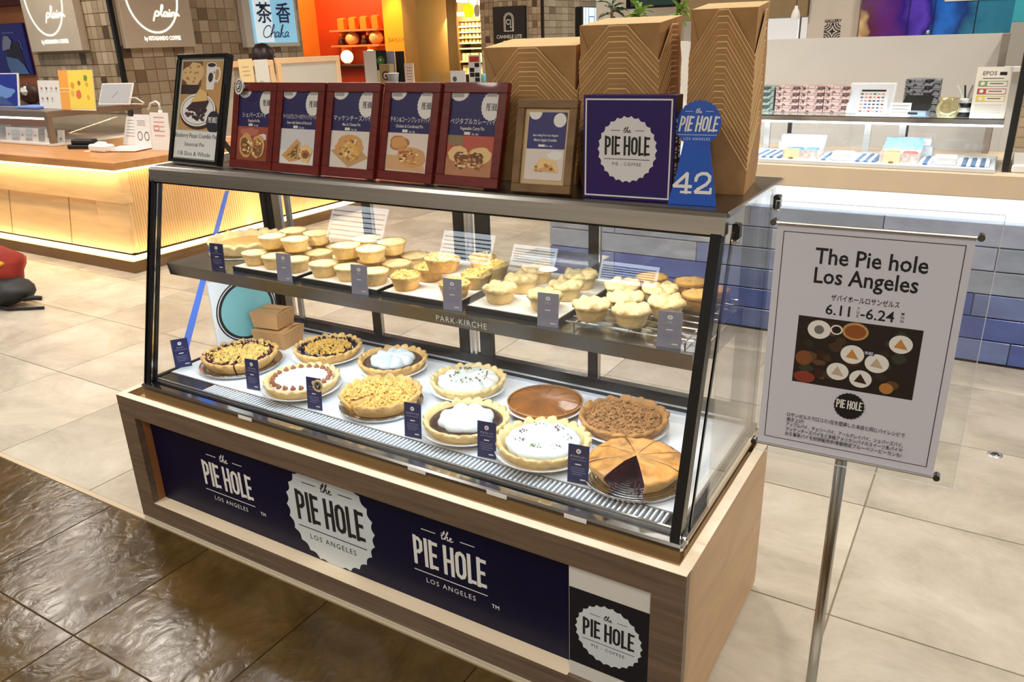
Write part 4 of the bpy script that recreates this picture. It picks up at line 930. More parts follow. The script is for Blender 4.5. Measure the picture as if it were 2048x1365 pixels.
def kraft_top(t, w, d, h, rise_back, fl):
    """folded lid of the uppermost carton"""
    b = MB(); z1 = h
    lo = h-fl-.030
    P = [(-w/2, -d/2), (w/2, -d/2), (w/2, d/2), (-w/2, d/2)]; q = [(x*.955, y*.955) for x, y in P]
    zt = [z1, z1, z1+rise_back, z1+rise_back]
    for i in range(4):
        j = (i+1) % 4; b.mat(0).quad([(q[i][0], q[i][1], lo), (q[j][0], q[j][1], lo), (P[j][0], P[j][1], zt[j]), (P[i][0], P[i][1], zt[i])])
    b.mat(1).quad([(P[i][0], P[i][1], zt[i]) for i in range(4)])
    b.build('folded_lid', [KRAFT, KRAFT_IN], t)
    for sx in (-1, 1):   # corner creases
        MB().prism([(sx*w*.5, -d/2-.0004, zt[0]-.001), (sx*w*.36, -d*.49-.0008, lo+.55*fl), (sx*w*.482, -d*.482-.0006, lo+.012)], (0, -.0012, 0)).build('corner_gusset', KRAFT, t)
STK = [(1.322, .475, .245, .150, .045, .098, .0104, 19, 1.472, .048, .018, 'short wide stack behind the wooden frame', .055),
       (1.553, .470, .188, .155, .048, .075, .0108, 22, 1.512, .042, .016, 'middle stack behind the purple pie box', .04),
       (1.768, .500, .135, .185, .052, .090, .0121, 22, 1.540, .020, .016, 'tall narrow stack behind the blue number stand', .13)]
for (x, y, w, d, h, fl, pitch, n, zpk, flw, rise, desc, yaw) in STK:
    me = kraft_open(w, d, h, fl, flw)
    n = int((zpk-TOP-h-fl)/pitch)+1
    for k in range(n):
        last = k == n-1
        lb = 'kraft carton nested in the '+desc if not last else 'topmost lidded kraft carton of the '+desc
        if last:
            t = thing('takeout_box', lb, 'box', (x, y, TOP+k*pitch), (0, 0, yaw)); link('carton', me, t)
            kraft_top(t, w*.985, d*.985, h+fl+.004, rise, fl)
        else:
            o = link('takeout_box', me, None, (x+random.uniform(-.0006, .0006), y+random.uniform(-.0006, .0006), TOP+k*pitch), (0, 0, yaw)); tag(o, lb, 'box', desc)

# ================================================================== poster stand
t = thing('poster_stand', 'floor standing A3 poster sign on a steel pole beside the pie case', 'sign stand', (2.144, .104, 0), (0, 0, .041))
MB().lathe([(0, 0), (.170, 0), (.175, .004), (.170, .010), (.03, .016), (.02, .022), (0, .022)], 56).build('base_disc', mat('stand_base', srgb(226, 220, 206), .3), t, True)
MB().tube([(0, 0, .02), (0, 0, 1.0)], .0105, 16).build('pole', mat('satin_steel', (.5, .49, .46), .25, 1.), t, True)
PW, PH, PZ = .297, .42, .762
MB().box(-PW/2, PW/2, -.020, -.0165, PZ, PZ+PH).build('poster_board', mat('poster_paper', srgb(216, 216, 226), .4), t)
for z in (PZ-.001, PZ+PH+.001):
    MB().tube([(-PW/2-.006, -.0225, z), (PW/2+.006, -.0225, z)], .0028, 8).build('clamp_rod', STEEL, t)
    for sx in (-1, 1): MB().tube([(sx*(PW/2+.006), -.026, z), (sx*(PW/2+.006), -.010, z)], .0055, 12).build('clamp_knob', STEEL_DARK, t)
MB().bbox(-.03, .03, -.0164, -.0106, PZ+.08, PZ+.34, .001).build('mount_plate', STEEL, t)
# clear sleeve behind the poster
Pp = Vector((2.144, .104-.012, 0))
MB().box(-PW/2-.006, PW/2+.032, -.0163, -.0143, PZ-.020, PZ+PH+.036).build('acrylic_sheet', ACRYLIC, t)
EDGE = mat('acrylic_edge', (.85, .87, .88), .2, alpha=.55)
MB().box(-PW/2-.006, PW/2+.032, -.0164, -.0142, PZ-.0212, PZ-.020).box(-PW/2-.006, PW/2+.032, -.0164, -.0142, PZ+PH+.036, PZ+PH+.0372).box(PW/2+.032, PW/2+.0332, -.0164, -.0142, PZ-.02, PZ+PH+.036).build('sheet_edge', EDGE, t)
c = Canvas(); c.border(-.137, .137, PZ+.014, PZ+PH-.013, .0012, INK)
zt = PZ+PH
c.text('The Pie hole', .004, zt-.064, .039, INK, bold=.014, maxw=.172); c.text('Los Angeles', .0, zt-.098, .039, INK, bold=.014, maxw=.160)
c.text('ザパイホールロサンゼルス', .004, zt-.126, .0125, INK, maxw=.106, bold=.01)
c.text('6.11', -.036, zt-.152, .026, INK, bold=.012); c.text('-6.24', .026, zt-.152, .026, INK, bold=.012)
for i, ch in enumerate('TUE'): c.text(ch, -.004, zt-.138-i*.0065, .0065, INK, bold=.01)
for i, ch in enumerate('MON'): c.text(ch, .064, zt-.138-i*.0065, .0065, INK, bold=.01)
a0, a1, b0, b1 = -.098, .098, PZ+.134, zt-.160
c.rect(a0, a1, b0, b1, flat(38, 30, 26)); c.up()
rnd = random.Random(4)
for i in range(34): c.blob(rnd.uniform(a0+.014, a1-.014), rnd.uniform(b0+.012, b1-.012), rnd.uniform(.006, .013), rnd.uniform(.005, .010), [flat(70, 52, 36), flat(96, 70, 44), flat(48, 44, 34), flat(60, 32, 26), flat(56, 60, 48)][i % 5], seed=i)
c.up()
for (u, v, r, kk) in ((-.062, .86, .019, 0), (.068, .80, .018, 1), (-.004, .50, .019, 1), (.036, .42, .019, 2), (-.024, .22, .018, 2), (.014, .16, .018, 3)):
    z = b0+v*(b1-b0)-.004 if v > .7 else b0+v*(b1-b0)+.004
    c.disc(u, z, r, OFFW, rz=r*.9, n=26)
c.disc(-.004, b1-.017, .021, flat(196, 150, 90), rz=.016); c.disc(-.082, b0+.048, .014, TAN4, rz=.014); c.disc(-.078, b0+.012, .018, flat(140, 60, 40), rz=.011); c.disc(.056, b0+.014, .011, flat(186, 128, 66), rz=.010); c.disc(-.034, b1-.018, .010, OFFW, rz=.009); c.up()
for (u, v, r, kk) in ((.068, .80, .018, 1), (-.004, .50, .019, 1), (.036, .42, .019, 2), (-.024, .22, .018, 2), (.014, .16, .018, 3)):
    z = b0+v*(b1-b0)-.004 if v > .7 else b0+v*(b1-b0)+.004
    c.poly([(u-.010, z-.006), (u+.011, z-.008), (u-.001, z+.010)], [TAN1, flat(206, 140, 70), flat(196, 176, 150), flat(60, 38, 28)][kk])
c.disc(-.004, b1-.017, .017, flat(150, 84, 40), rz=.012); c.disc(-.034, b1-.018, .0075, flat(44, 26, 18), rz=.0065); c.disc(-.062, b0+.86*(b1-b0)-.004, .008, flat(120, 116, 110)); c.up(); c.rect(.014, .030, b0+.070, b0+.078, flat(50, 40, 96)); c.up(); c.block('PIE HOLE', .022, b0+.0715, .013, .005, LW, wt=.0006)
c.badge(.002, PZ+.104, .0255, flat(26, 24, 26), 24, .05); c.up(); c.logo(.002, PZ+.1055, .043, LW, the=False, sub=None, line=False)
for i, s_ in enumerate(('ロサンゼルスで口コミ1位を獲得した本店と同じパイレシピで', '焼き上げ!', 'アップルパイ、チェリーパイ、アールグレイパイ、シェパーズパイ、', 'マッケンチーズパイなど本格アメリカンパイのスイーツ系パイや', 'お食事系パイを好評販売中!季節限定ブルーベリーピーカンも!')):
    c.text(s_, -.100, PZ+.064-i*.0098, .0092, INK, align='l', maxw=.196 if i != 1 else .03, bold=.008)
c.build('poster_print', t, (0, -.0204, 0))

# ================================================================== cafe counter on the left, with its lit front
OAK = mat('counter_oak', srgb(234, 198, 148), .4, var=.14, vscale=4, stretch=(.6, 3, 6), distort=.6)
OAKR = mat('ribbed_oak', srgb(238, 204, 152), .45)
OAKT = mat('countertop_oak', srgb(206, 146, 88), .35, var=.2, vscale=4, stretch=(.7, 5, 5), distort=.5)
KICK = mat('kick_brown', srgb(122, 88, 48), .5)
WARM = mat('warm_led', (1, .8, .45), .4, emit=(1, .80, .42), estr=9)
CX, CY, CZ = -2.85, 1.93, .79
ca = thing('cafe_counter', 'oak cafe counter with glowing yellow light strips and ribbed side', 'counter', (0, 0, 0))
MB().bbox(-7.6, CX, CY, 3.30, CZ-.055, CZ, .004).bbox(-3.42, CX, 3.30, 4.45, CZ-.055, CZ, .004).build('countertop', OAKT, ca)
MB().box(-7.6, CX-.02, CY+.02, CY+.40, 0, .085).box(-3.40, CX-.02, CY+.40, 4.43, 0, .085).build('kick_base', KICK, ca)
MB().prism([(-7.6, CY+.10, .115), (-7.6, CY+.16, .50), (-7.6, CY+.30, .50), (-7.6, CY+.30, .115)], (7.6-3.0, 0, 0)).build('front_panel', OAK, ca)
MB().box(-7.6, -2.97, CY+.11, CY+.18, .48, CZ-.056).build('fascia', OAK, ca)
for x in (-6.6, -5.5, -4.6, -3.75): MB().prism([(x, CY+.098, .115), (x, CY+.158, .50), (x, CY+.162, .50), (x, CY+.102, .115)], (.006, 0, 0)).build('panel_joint', KICK, ca)
MB().box(-3.36, -2.985, CY+.13, 4.40, .115, CZ-.056).build('side_core', OAK, ca)
rb = MB().prism([(0, 0, 0), (.0, .018, 0), (.012, .012, 0), (.012, .006, 0)], (0, 0, CZ-.056-.115)).mesh('rib', [OAKR])
for i in range(104): link('rib', rb, ca, (-2.985, CY+.14+i*.0217, .115))
MB().box(-7.6, -2.90, CY+.045, CY+.075, .0855, .112).box(-2.93, -2.90, CY+.08, 4.40, .0855, .112).build('light_strip', WARM, ca)
MB().box(-7.6, -2.91, CY+.06, CY+.085, CZ-.078, CZ-.0555).box(-2.94, -2.91, CY+.09, 4.40, CZ-.078, CZ-.0555).build('light_strip', WARM, ca)
area('counter_lamp', (-5.2, CY+.05, .10), (-5.2, CY+.15, .6), 4.4, .03, 16, (1, .78, .42))
area('counter_lamp', (-2.895, 3.1, .10), (-2.99, 3.1, .6), .03, 2.4, 11, (1, .78, .42))
area('counter_lamp', (-5.2, CY+.05, CZ-.08), (-5.2, CY+.14, .3), 4.4, .03, 9, (1, .78, .42))
area('counter_lamp', (-2.905, 3.1, CZ-.08), (-2.99, 3.1, .3), .03, 2.4, 6, (1, .78, .42))

# pastry case on the counter
pc = thing('pastry_case', 'low glass pastry case with grey metal corner on the oak counter', 'display case', (0, 0, CZ+.001))
GREYM = mat('grey_metal', srgb(150, 140, 128), .35, .7)
MB().bbox(-7.2, -4.28, 2.36, 3.22, 0, .022, .004).build('case_floor', WHITE, pc)
MB().bbox(-7.2, -4.28, 2.36, 3.22, .225, .275, .004).build('case_top', GREYM, pc)
MB().box(-4.335, -4.285, 2.362, 2.40, .022, .225).build('corner_post', GREYM, pc)
MB().box(-4.335, -4.285, 3.17, 3.21, .022, .225).build('corner_post', GREYM, pc)
MB().box(-7.2, -4.335, 2.372, 2.378, .022, .225).build('front_glass', GLASS, pc)
MB().box(-4.298, -4.293, 2.40, 3.17, .022, .225).build('side_glass', GLASS, pc)
MB().box(-7.1, -4.4, 2.40, 2.41, .205, .2245).build('case_lamp', LED, pc)
for i, px in enumerate((17, 44, 69, 94)):
    q = ony(px, 285, 2.42)
    t = thing('name_card', 'small white name card standing inside the low pastry case', 'card', (q[0], 2.43, CZ+.0232), (-.2, 0, 0), group='name cards in the low pastry case')
    MB().box(-.045, .045, 0, .003, 0, .105).build('card', PAPERW, t); MB().box(-.045, .045, .003, .05, 0, .003).build('card_foot', PAPERW, t)
    c = Canvas(); c.disc(.005, .045, .008, INK); c.build('card_print', t, (0, -.001, 0))
t = thing('name_card', 'white name card standing outside the grey corner of the pastry case', 'card', (ony(122, 288, 2.45)[0], 2.45, CZ+.001), (-.2, 0, 0))
MB().box(-.05, .05, 0, .003, 0, .12).build('card', PAPERW, t); MB().box(-.05, .05, .003, .05, 0, .003).build('card_foot', PAPERW, t); c = Canvas(); c.disc(.0, .05, .009, INK); c.build('card_print', t, (0, -.001, 0))
for k, x in enumerate((-5.7, -5.1)):
    t = thing('paper_stack', 'white folded paper stack inside the low pastry case', 'paper', (x, 2.62, CZ+.0232), group='paper stacks in the pastry case')
    for i in range(3): MB().box(-.2+.01*i, .2-.01*i, -.06, .08, i*.03, i*.03+.028).build('sheet_bundle', PAPERW, t)
# boards standing on the pastry case
CT = CZ+.277
def board(name, label, px0, px1, pyb, pyt, Y, paint, tilt=.12, z=CT, m=None, cat='sign', th=.006, yaw=0.):
    a, b = ony(px0, pyb, Y), ony(px1, pyb, Y); hh = abs(ony((px0+px1)/2, pyt, Y)[2]-z); w = abs(b[0]-a[0])/max(.2, math.cos(yaw))
    t = thing(name, label, cat, ((a[0]+b[0])/2, Y, z+.001), (-tilt, 0, yaw))
    MB().box(-w/2, w/2, 0, th, 0, hh).build('panel', m or PAPERW, t)
    MB().prism([(-w*.15, th, hh*.55), (w*.15, th, hh*.55), (w*.15, th+.3*hh, (th+.3*hh)*math.tan(tilt)+.003), (-w*.15, th+.3*hh, (th+.3*hh)*math.tan(tilt)+.003)], (0, .002, .001)).build('back_leg', m or PAPERW, t)
    c = Canvas(.0012); paint(c, w, hh); c.up(); c.build('panel_print', t, (0, -.0012, 0)); return t
def paint_white(c, w, h):
    for r in (.72, .36):
        for k in range(4 if r > .5 else 3): c.blob(-w*.34+k*w*.22, h*r, w*.035, h*.05, [flat(180, 120, 110), flat(90, 80, 80), flat(200, 150, 140), flat(120, 120, 130)][k], seed=k); c.rect(-w*.38+k*w*.22, -w*.30+k*w*.22, h*(r-.11), h*(r-.095), flat(170, 160, 160))
board('menu_board', 'white menu board with rows of small pictures on the pastry case', 83, 127, 226, 161, 2.56, paint_white)
def paint_yellow(c, w, h):
    c.rect(-w/2, -w*.22, .002, h, flat(250, 176, 84)); c.rect(-w*.22, w/2, h*.04, h, flat(250, 226, 96)); c.up(); c.rect(-w/2, -w*.22, h*.52, h*.56, flat(255, 214, 140)); c.rect(-w/2, -w*.22, h*.44, h*.47, flat(255, 214, 140))
    for k, (u, v, r) in enumerate(((-.1, .62, .05), (.3, .8, .05), (.32, .65, .04), (.06, .4, .075), (-.12, .42, .05), (.33, .33, .04), (.1, .68, .04))): c.blob(u*w, v*h, r*w, r*w, [flat(236, 160, 70), flat(120, 150, 60), flat(240, 170, 80), flat(232, 120, 80), flat(244, 190, 90), flat(240, 190, 80), flat(190, 120, 60)][k], seed=k)
board('menu_board', 'bright yellow and orange menu board with fruit pictures', 124, 191, 219, 140, 2.50, paint_yellow, m=flat(252, 236, 200))
def paint_blue(c, w, h):
    c.rect(-w*.47, w*.47, h*.02, h*.97, flat(24, 44, 150)); c.up(); c.blob(w*.1, h*.45, w*.3, h*.2, flat(110, 150, 220), seed=2); c.poly([(-w*.3, h*.05), (w*.4, h*.05), (w*.2, h*.3), (-w*.2, h*.34)], flat(60, 90, 150))
board('photo_board', 'leaning blue photo board with white edge at the pastry case end', -60, 42, 224, 146, 2.62, paint_blue, tilt=.2, cat='sign')
t = thing('cloth', 'folded blue cloth lying over the pastry case edge', 'cloth', (ony(44, 212, 2.47)[0], 2.55, CT+.001))
MB().bbox(-.16, .16, -.05, .10, 0, .02, .005).build('cloth_fold', mat('blue_cloth', srgb(120, 146, 226), .8), t)
t = thing('paper_box', 'brown bag of crumpled packaging behind the leaning blue photo board', 'bag', (ony(60, 190, 2.95)[0], 2.95, CT+.001))
MB().ball((0, 0, .09), .13, 12, (1.3, .5, .7), .12).build('bag_body', mat('dark_bag', srgb(70, 44, 30), .6, var=.4, vscale=20), t, True); MB().ball((.02, -.05, .11), .05, 8, (1.2, .6, .9), .2).build('paper_crumple', PAPERW, t)
# silver laptop-like stand
t = thing('tablet_stand', 'pale framed tablet leaning on the rear of the pastry case', 'tablet', (ony(228, 212, 3.0)[0], 3.0, CT+.001), (-.5, 0, .25))
MB().bbox(-.17, .17, 0, .012, 0, .20, .004).build('tablet_frame', WHITE, t); c = Canvas(); c.rect(-.158, .158, .012, .188, flat(176, 178, 182)); c.up(); c.stroke([(-.03, .06), (.02, .12)], .006, flat(110, 110, 112)); c.build('screen', t, (0, -.001, 0))
MB().prism([(-.05, .012, .15), (.05, .012, .15), (.05, .10, .06), (-.05, .10, .06)], (0, .003, 0)).build('prop', WHITE, t)
t = thing('cable_loop', 'white cable loop hanging beside the pale tablet', 'cable', (0, 0, 0))
q = [ony(258, 196, 3.05), ony(272, 196, 3.05), ony(288, 206, 3.05), ony(286, 212, 3.05), ony(264, 211, 3.05)]
MB().tube([(p[0], p[1], max(p[2], CT+.006)) for p in q], .006, 6).build('cable', WHITE, t)
# things lying on the counter top
t = thing('card_terminal', 'black card tray on the oak counter beside the pastry case', 'tray', (ony(172, 285, 2.40)[0], 2.38, CZ+.001), (0, 0, .3)); MB().bbox(-.12, .12, -.05, .07, 0, .03, .005).build('tray_body', BLACKM, t); MB().bbox(-.10, .10, -.03, .05, .03, .07, .01).build('lid', BLACKM, t)
t = thing('napkin_pack', 'crumpled white napkin pack on the oak counter', 'napkins', (ony(202, 290, 2.30)[0], 2.30, CZ+.001)); MB().bbox(-.10, .10, -.05, .05, 0, .055, .012).build('pack', PAPERW, t); MB().ball((0, 0, .055), .05, 10, (1.4, .8, .4), .15).build('napkin', PAPERW, t)
for k, (px, py, rz, m, lb) in enumerate(((222, 300, .5, flat(246, 232, 190), 'cream leaflet lying flat on the oak counter'), (252, 301, .3, flat(236, 214, 206), 'pink leaflet lying flat on the oak counter'), (275, 296, .7, flat(232, 226, 230), 'pale leaflet fanned out on the oak counter near the card holder'))):
    q = onz(px, py, CZ); t = tag(MB().bbox(-.16, .16, -.10, .10, 0, .004, .001).build('leaflet', m, None, loc=(q[0], q[1], CZ+.001+.0042*k), rot=(0, 0, rz)), lb, 'leaflet')
def paint_card(c, w, h):
    for k in range(3): c.rect(-w*.3, w*.2, h*(.8-.06*k), h*(.82-.06*k), flat(170, 160, 170))
    c.ring(-w*.18, h*.36, w*.14, w*.16, .006, flat(90, 40, 30), n=20); c.ring(w*.25, h*.36, w*.14, w*.16, .006, flat(40, 30, 30), n=20)
board('info_card', 'white standing card with two round brown emblems on the oak counter', 271, 302, 287, 230, 2.55, paint_card, z=CZ, cat='card')
def paint_pink(c, w, h):
    for k in range(5): c.rect(-w*.3, w*.28, h*(.86-.12*k), h*(.885-.12*k), flat(224, 150, 150))
    c.border(-w*.32, -w*.02, h*.52, h*.66, .006, flat(210, 100, 100))
board('info_card', 'tall pale standing leaflet with pink lines on the oak counter', 303, 338, 288, 226, 2.50, paint_pink, z=CZ, cat='card')
def paint_list(c, w, h):
    for k in range(6): c.rect(-w*.36, w*.3, h*(.85-.11*k), h*(.87-.11*k), flat(150, 150, 160))
board('info_card', 'slanted white price list leaning behind the leaflets', 245, 272, 284, 232, 2.66, paint_list, z=CZ, tilt=.35, cat='card')
t = thing('spray_bottle', 'white pump bottle with curved nozzle behind the pink lined leaflet', 'bottle', (ony(331, 280, 2.72)[0], 2.72, CZ+.001))
MB().lathe([(0, 0), (.045, 0), (.047, .01), (.047, .17), (.02, .21), (.016, .24), (.016, .27), (0, .27)], 20).build('bottle_body', WHITE, t, True); MB().tube([(0, 0, .27), (0, 0, .32), (-.03, 0, .335), (-.10, 0, .32), (-.15, 0, .27)], .008, 8).build('nozzle', WHITE, t, True)

# ================================================================== tiled pillars
TILE_COL = [mat('pillar_tile_%d' % i, srgb(*c), .4, var=.14, vscale=9) for i, c in enumerate(((184, 164, 136), (164, 142, 114), (198, 180, 154), (132, 108, 82), (92, 70, 50), (176, 156, 128)))]
MORTAR = mat('pillar_grout', srgb(198, 182, 156), .8)
rnd = random.Random(11)
def tiled(parent, origin, ex, n, W, z0, z1, s, nx, skip=None, weights=(5, 4, 5, 2, 1, 5), jit=.0):
    """rows of raised tiles on a wall; each tile its own object"""
    ms = []
    ang = math.atan2(ex[1], ex[0])
    for i, m in enumerate(TILE_COL): ms.append(MB().bbox(.003, W/nx-.003, -.007, .004, .003, s-.003, .002).mesh('tile', [m]))
    k = 0
    for j in range(int(round((z1-z0)/s))):
        for i in range(nx):
            u = i*W/nx
            if skip and skip(u+W/nx/2, z0+(j+.5)*s): continue
            link('tile', rnd.choices(ms, weights)[0], parent, (origin[0]+ex[0]*u, origin[1]+ex[1]*u, z0+j*s), (0, 0, ang)); k += 1
    return k
PX, PY = -4.73, 3.40
X0 = ony(76, 150, PY)[0]; Y1 = onx(604, 80, PX)[1]
s1a, s1b, s1z = ony(82, 105, PY)[0], ony(183, 101, PY)[0], ony(120, 103, PY)[2]
s2a, s2b, s2z = onx(245, 96, PX)[1], onx(384, 96, PX)[1], onx(300, 96, PX)[2]
s3a, s3b, s3z = onx(484, 95, PX)[1], onx(590, 93, PX)[1], onx(540, 94, PX)[2]
pa = structure(MB().box(X0, PX-.004, PY+.004, Y1, 0, CEIL).build('wall_pillar', MORTAR))
in1 = lambda u, z: (s1a < X0+u < s1b and z > s1z+.02)
tiled(pa, (X0, PY, 0), (1, 0), (0, -1), PX-X0, .95, 2.05, .11, int((PX-X0)/.085), in1)
in2 = lambda u, z: z > s2z+.02 and (s2a < PY+u < s2b or s3a < PY+u < s3b)
tiled(pa, (PX, PY, 0), (0, 1), (1, 0), Y1-PY, 1.0, 2.1, .11, int((Y1-PY)/.115), in2)
MB().box(PX-.012, PX+.025, PY-.025, PY+.012, 0, CEIL).build('corner_trim', BLACK, pa)
SIGNG = mat('sign_beige', srgb(206, 192, 172), .5, var=.04)
NEON = mat('neon_white', (1, .98, .85), .3, emit=(1, .95, .78), estr=1.6)
def plain_sign(label, loc, rz, w, h, dpt, full):
    t = thing('cafe_sign', label, 'sign', loc, (0, 0, rz)); MB().bbox(0, w, -dpt, -.008, 0, h, .004).build('sign_box', SIGNG, t)
    c = Canvas(.004); c.ring(w*.46, h*.62, w*.36, h*.44, .016, NEON, n=48); c.build('neon_ring', t, (0, -dpt-.003, 0))
    c = Canvas(.004); c.script(SCRIPT_PLAIN, w*.44, h*.36, w*.38, .10, .014, NEON); c.build('neon_script', t, (0, -dpt-.003, 0))
    c = Canvas(.004); c.text('by KITASANDO COFFEE', w*.52, h*.09, .050, NEON, maxw=w*.52, bold=.02); c.build('lettering', t, (0, -dpt-.003, 0)); return t
plain_sign('beige cafe sign with neon oval on the pillar face towards the walkway', (s1a, PY, s1z), 0, s1b-s1a, .80, .09, False)
plain_sign('beige cafe sign with neon oval beside the black pillar trim', (PX, s2a, s2z), PI/2, s2b-s2a, .74, .07, True)
# tea shop light box
w, h = s3b-s3a, .66
t = thing('light_box', 'pale blue illuminated tea shop sign with crescent moon and white frame', 'sign', (PX, s3a, s3z), (0, 0, PI/2))
MB().bbox(0, w, -.09, -.008, 0, h, .006).build('box_frame', mat('box_white', srgb(214, 210, 202), .4), t)
SKY = mat('lit_blue', srgb(150, 214, 246), .4, emit=srgb(150, 214, 246), estr=.45); SKYW = mat('lit_pale', srgb(226, 244, 252), .4, emit=srgb(226, 244, 252), estr=.5); MOON = mat('lit_moon', srgb(246, 222, 120), .4, emit=srgb(246, 222, 120), estr=.5)
c = Canvas(.003); c.rect(w*.13, w*.95, .04, h-.02, SKY); c.up(); c.rect(w*.18, w*.50, .05, .45, SKYW); c.disc(w*.34, .45, w*.16, SKYW); c.disc(w*.76, .60, w*.10, MOON); c.up(); c.disc(w*.72, .625, w*.08, SKYW); c.up()
NAVYT = flat(36, 44, 96)
c.text('茶', w*.36, .26, .22, NAVYT, bold=.012); c.text('香', w*.72, .26, .22, NAVYT, bold=.012); c.script(SCRIPT_CHAKA, w*.30, .085, w*.50, .13, .010, NAVYT); c.build('lit_face', t, (0, -.0915, 0))
# second pillar with the black sign
P2X, P2Y = -3.412, 9.0
pb = structure(MB().box(-4.44, P2X-.004, P2Y+.004, 10.72, 0, CEIL).build('wall_pillar_far', mat('far_grout', srgb(206, 192, 168), .8)))
rnd = random.Random(5)
tiled(pb, (-4.44, P2Y, 0), (1, 0), (0, -1), 1.028, 1.28, 2.18, .09, 13, lambda u, z: (-4.44+u > -4.19 and -4.44+u < -3.66 and z > 1.4 and z < 1.95))
tiled(pb, (P2X, P2Y, 0), (0, 1), (1, 0), 1.72, 1.37, 2.18, .09, 9, lambda u, z: (P2Y+u > 10.0 and z < 1.93), weights=(6, 2, 8, 1, 0, 5))
MB().box(P2X-.01, P2X+.025, P2Y-.025, P2Y+.01, 0, CEIL).build('corner_trim', BLACK, pb)
t = thing('shop_sign', 'square black shop sign with white arch emblem on the far pillar', 'sign', (-3.92, P2Y-.012, 1.37)); w, h = .53, .565
MB().bbox(-w/2, w/2, -.05, 0, 0, h, .004).build('sign_panel', BLACKM, t)
c = Canvas(.003); 
for k, (r, z0) in enumerate(((.078, .0), (.058, .0))): c.stroke([(-r, .24)]+[(r*math.cos(PI-PI*i/14), .40+r*math.sin(PI-PI*i/14)) for i in range(15)]+[(r, .24), (-r, .24)], .009, LW)
c.ring(-.012, .36, .026, .032, .010, LW, n=16, a0=.6, a1=5.6); c.stroke([(.026, .39), (.026, .285), (.045, .285)], .010, LW); c.text('CANNELE LITE', 0, .145, .066, LW, maxw=.42, bold=.01); c.rect(-.10, .10, .105, .112, LW); c.build('sign_print', t, (0, -.0515, 0))
t = thing('lit_menu_sign', 'tall pale blue lit menu sign in black case on the far pillar', 'sign', (P2X+.012, 10.0, 1.39), (0, 0, PI/2)); w, h = .65, .53
MB().bbox(0, w, -.10, 0, 0, h, .004).build('sign_case', BLACKM, t)
c = Canvas(.003); c.rect(.05, w-.05, .01, h-.01, mat('lit_ice', srgb(216, 238, 248), .4, emit=srgb(216, 238, 248), estr=.9)); c.up(); BL = flat(90, 130, 180)
for x in (.12, .22, .43, .53): c.rect(x, x+.012, .01, h-.01, BL)
c.border(.24, .42, .12, .40, .012, BL); c.build('lit_face', t, (0, -.1015, 0))

# ================================================================== person behind the wooden screens
SKIN = mat('skin', srgb(224, 180, 150), .5); HAIR = mat('dark_hair', srgb(40, 20, 16), .4, var=.3, vscale=30, stretch=(1, 1, .2)); SHIRT = mat('white_shirt', srgb(226, 214, 204), .7, var=.06); DARKC = mat('dark_trousers', srgb(40, 38, 44), .7)
pe = thing('person', 'person with dark bobbed hair and pale shirt behind the wooden framed screens', 'person', (-3.80, onx(525, 95, -3.80)[1], 0), (0, 0, PI-.5))
def skin_body(name, pts, edges, m, parent, lv=1):
    me = bpy.data.meshes.new(name); me.from_pydata([p[:3] for p in pts], edges, []); me.materials.append(m); o = link(name, me, parent)
    sk = o.modifiers.new('skin', 'SKIN'); sk.use_smooth_shade = True
    if not me.skin_vertices: me.skin_vertices.new(name='')
    for i, p in enumerate(pts): me.skin_vertices[0].data[i].radius = (p[3], p[4] if len(p) > 4 else p[3])
    me.skin_vertices[0].data[0].use_root = True
    sb = o.modifiers.new('sub', 'SUBSURF'); sb.levels = lv; sb.render_levels = lv
    return o
pts = [(0, 0, .86, .13, .10), (0, 0, 1.0, .12, .09), (0, 0, 1.15, .14, .10), (0, 0, 1.24, .12, .09), (0, 0, 1.31, .05, .05), (0, -.01, 1.36, .05, .05), (-.17, 0, 1.24, .05), (-.22, -.05, 1.0, .042), (-.16, -.22, .94, .035), (-.12, -.32, .95, .028), (.17, 0, 1.24, .05), (.22, -.05, 1.0, .042), (.16, -.22, .94, .035), (.12, -.32, .95, .028), (-.085, 0, .82, .085), (-.09, 0, .45, .06), (-.09, .01, .07, .045), (-.09, -.13, .04, .04), (.085, 0, .82, .085), (.09, 0, .45, .06), (.09, .01, .07, .045), (.09, -.13, .04, .04)]
ed = [(0, 1), (1, 2), (2, 3), (3, 4), (4, 5), (3, 6), (6, 7), (7, 8), (8, 9), (3, 10), (10, 11), (11, 12), (12, 13), (0, 14), (14, 15), (15, 16), (16, 17), (0, 18), (18, 19), (19, 20), (20, 21)]
skin_body('body', pts, ed, SHIRT, pe)
MB().ball((0, -.008, 1.405), .10, 20, (.80, .92, 1.12)).build('head', SKIN, pe, True)
hb = MB(); hb.lathe([(.0, 1.535), (.06, 1.525), (.098, 1.48), (.112, 1.42), (.116, 1.36), (.108, 1.32), (.09, 1.325), (.088, 1.42), (.0, 1.50)], 24, mod=lambda r, z, th, i: (r, z if math.sin(th) > -.55 or i < 3 else max(z, 1.455))); hb.build('hair', HAIR, pe, True)
for sx in (-1, 1): MB().ball((sx*.033, -.096, 1.41), .010, 8, (1.2, .5, .7)).build('eye', INK, pe, True)
MB().ball((0, -.108, 1.385), .013, 8, (.8, 1, 1.3)).build('nose', SKIN, pe, True); MB().ball((0, -.096, 1.350), .02, 8, (1.1, .3, .3)).build('mouth', mat('lips', srgb(176, 96, 90), .5), pe, True)

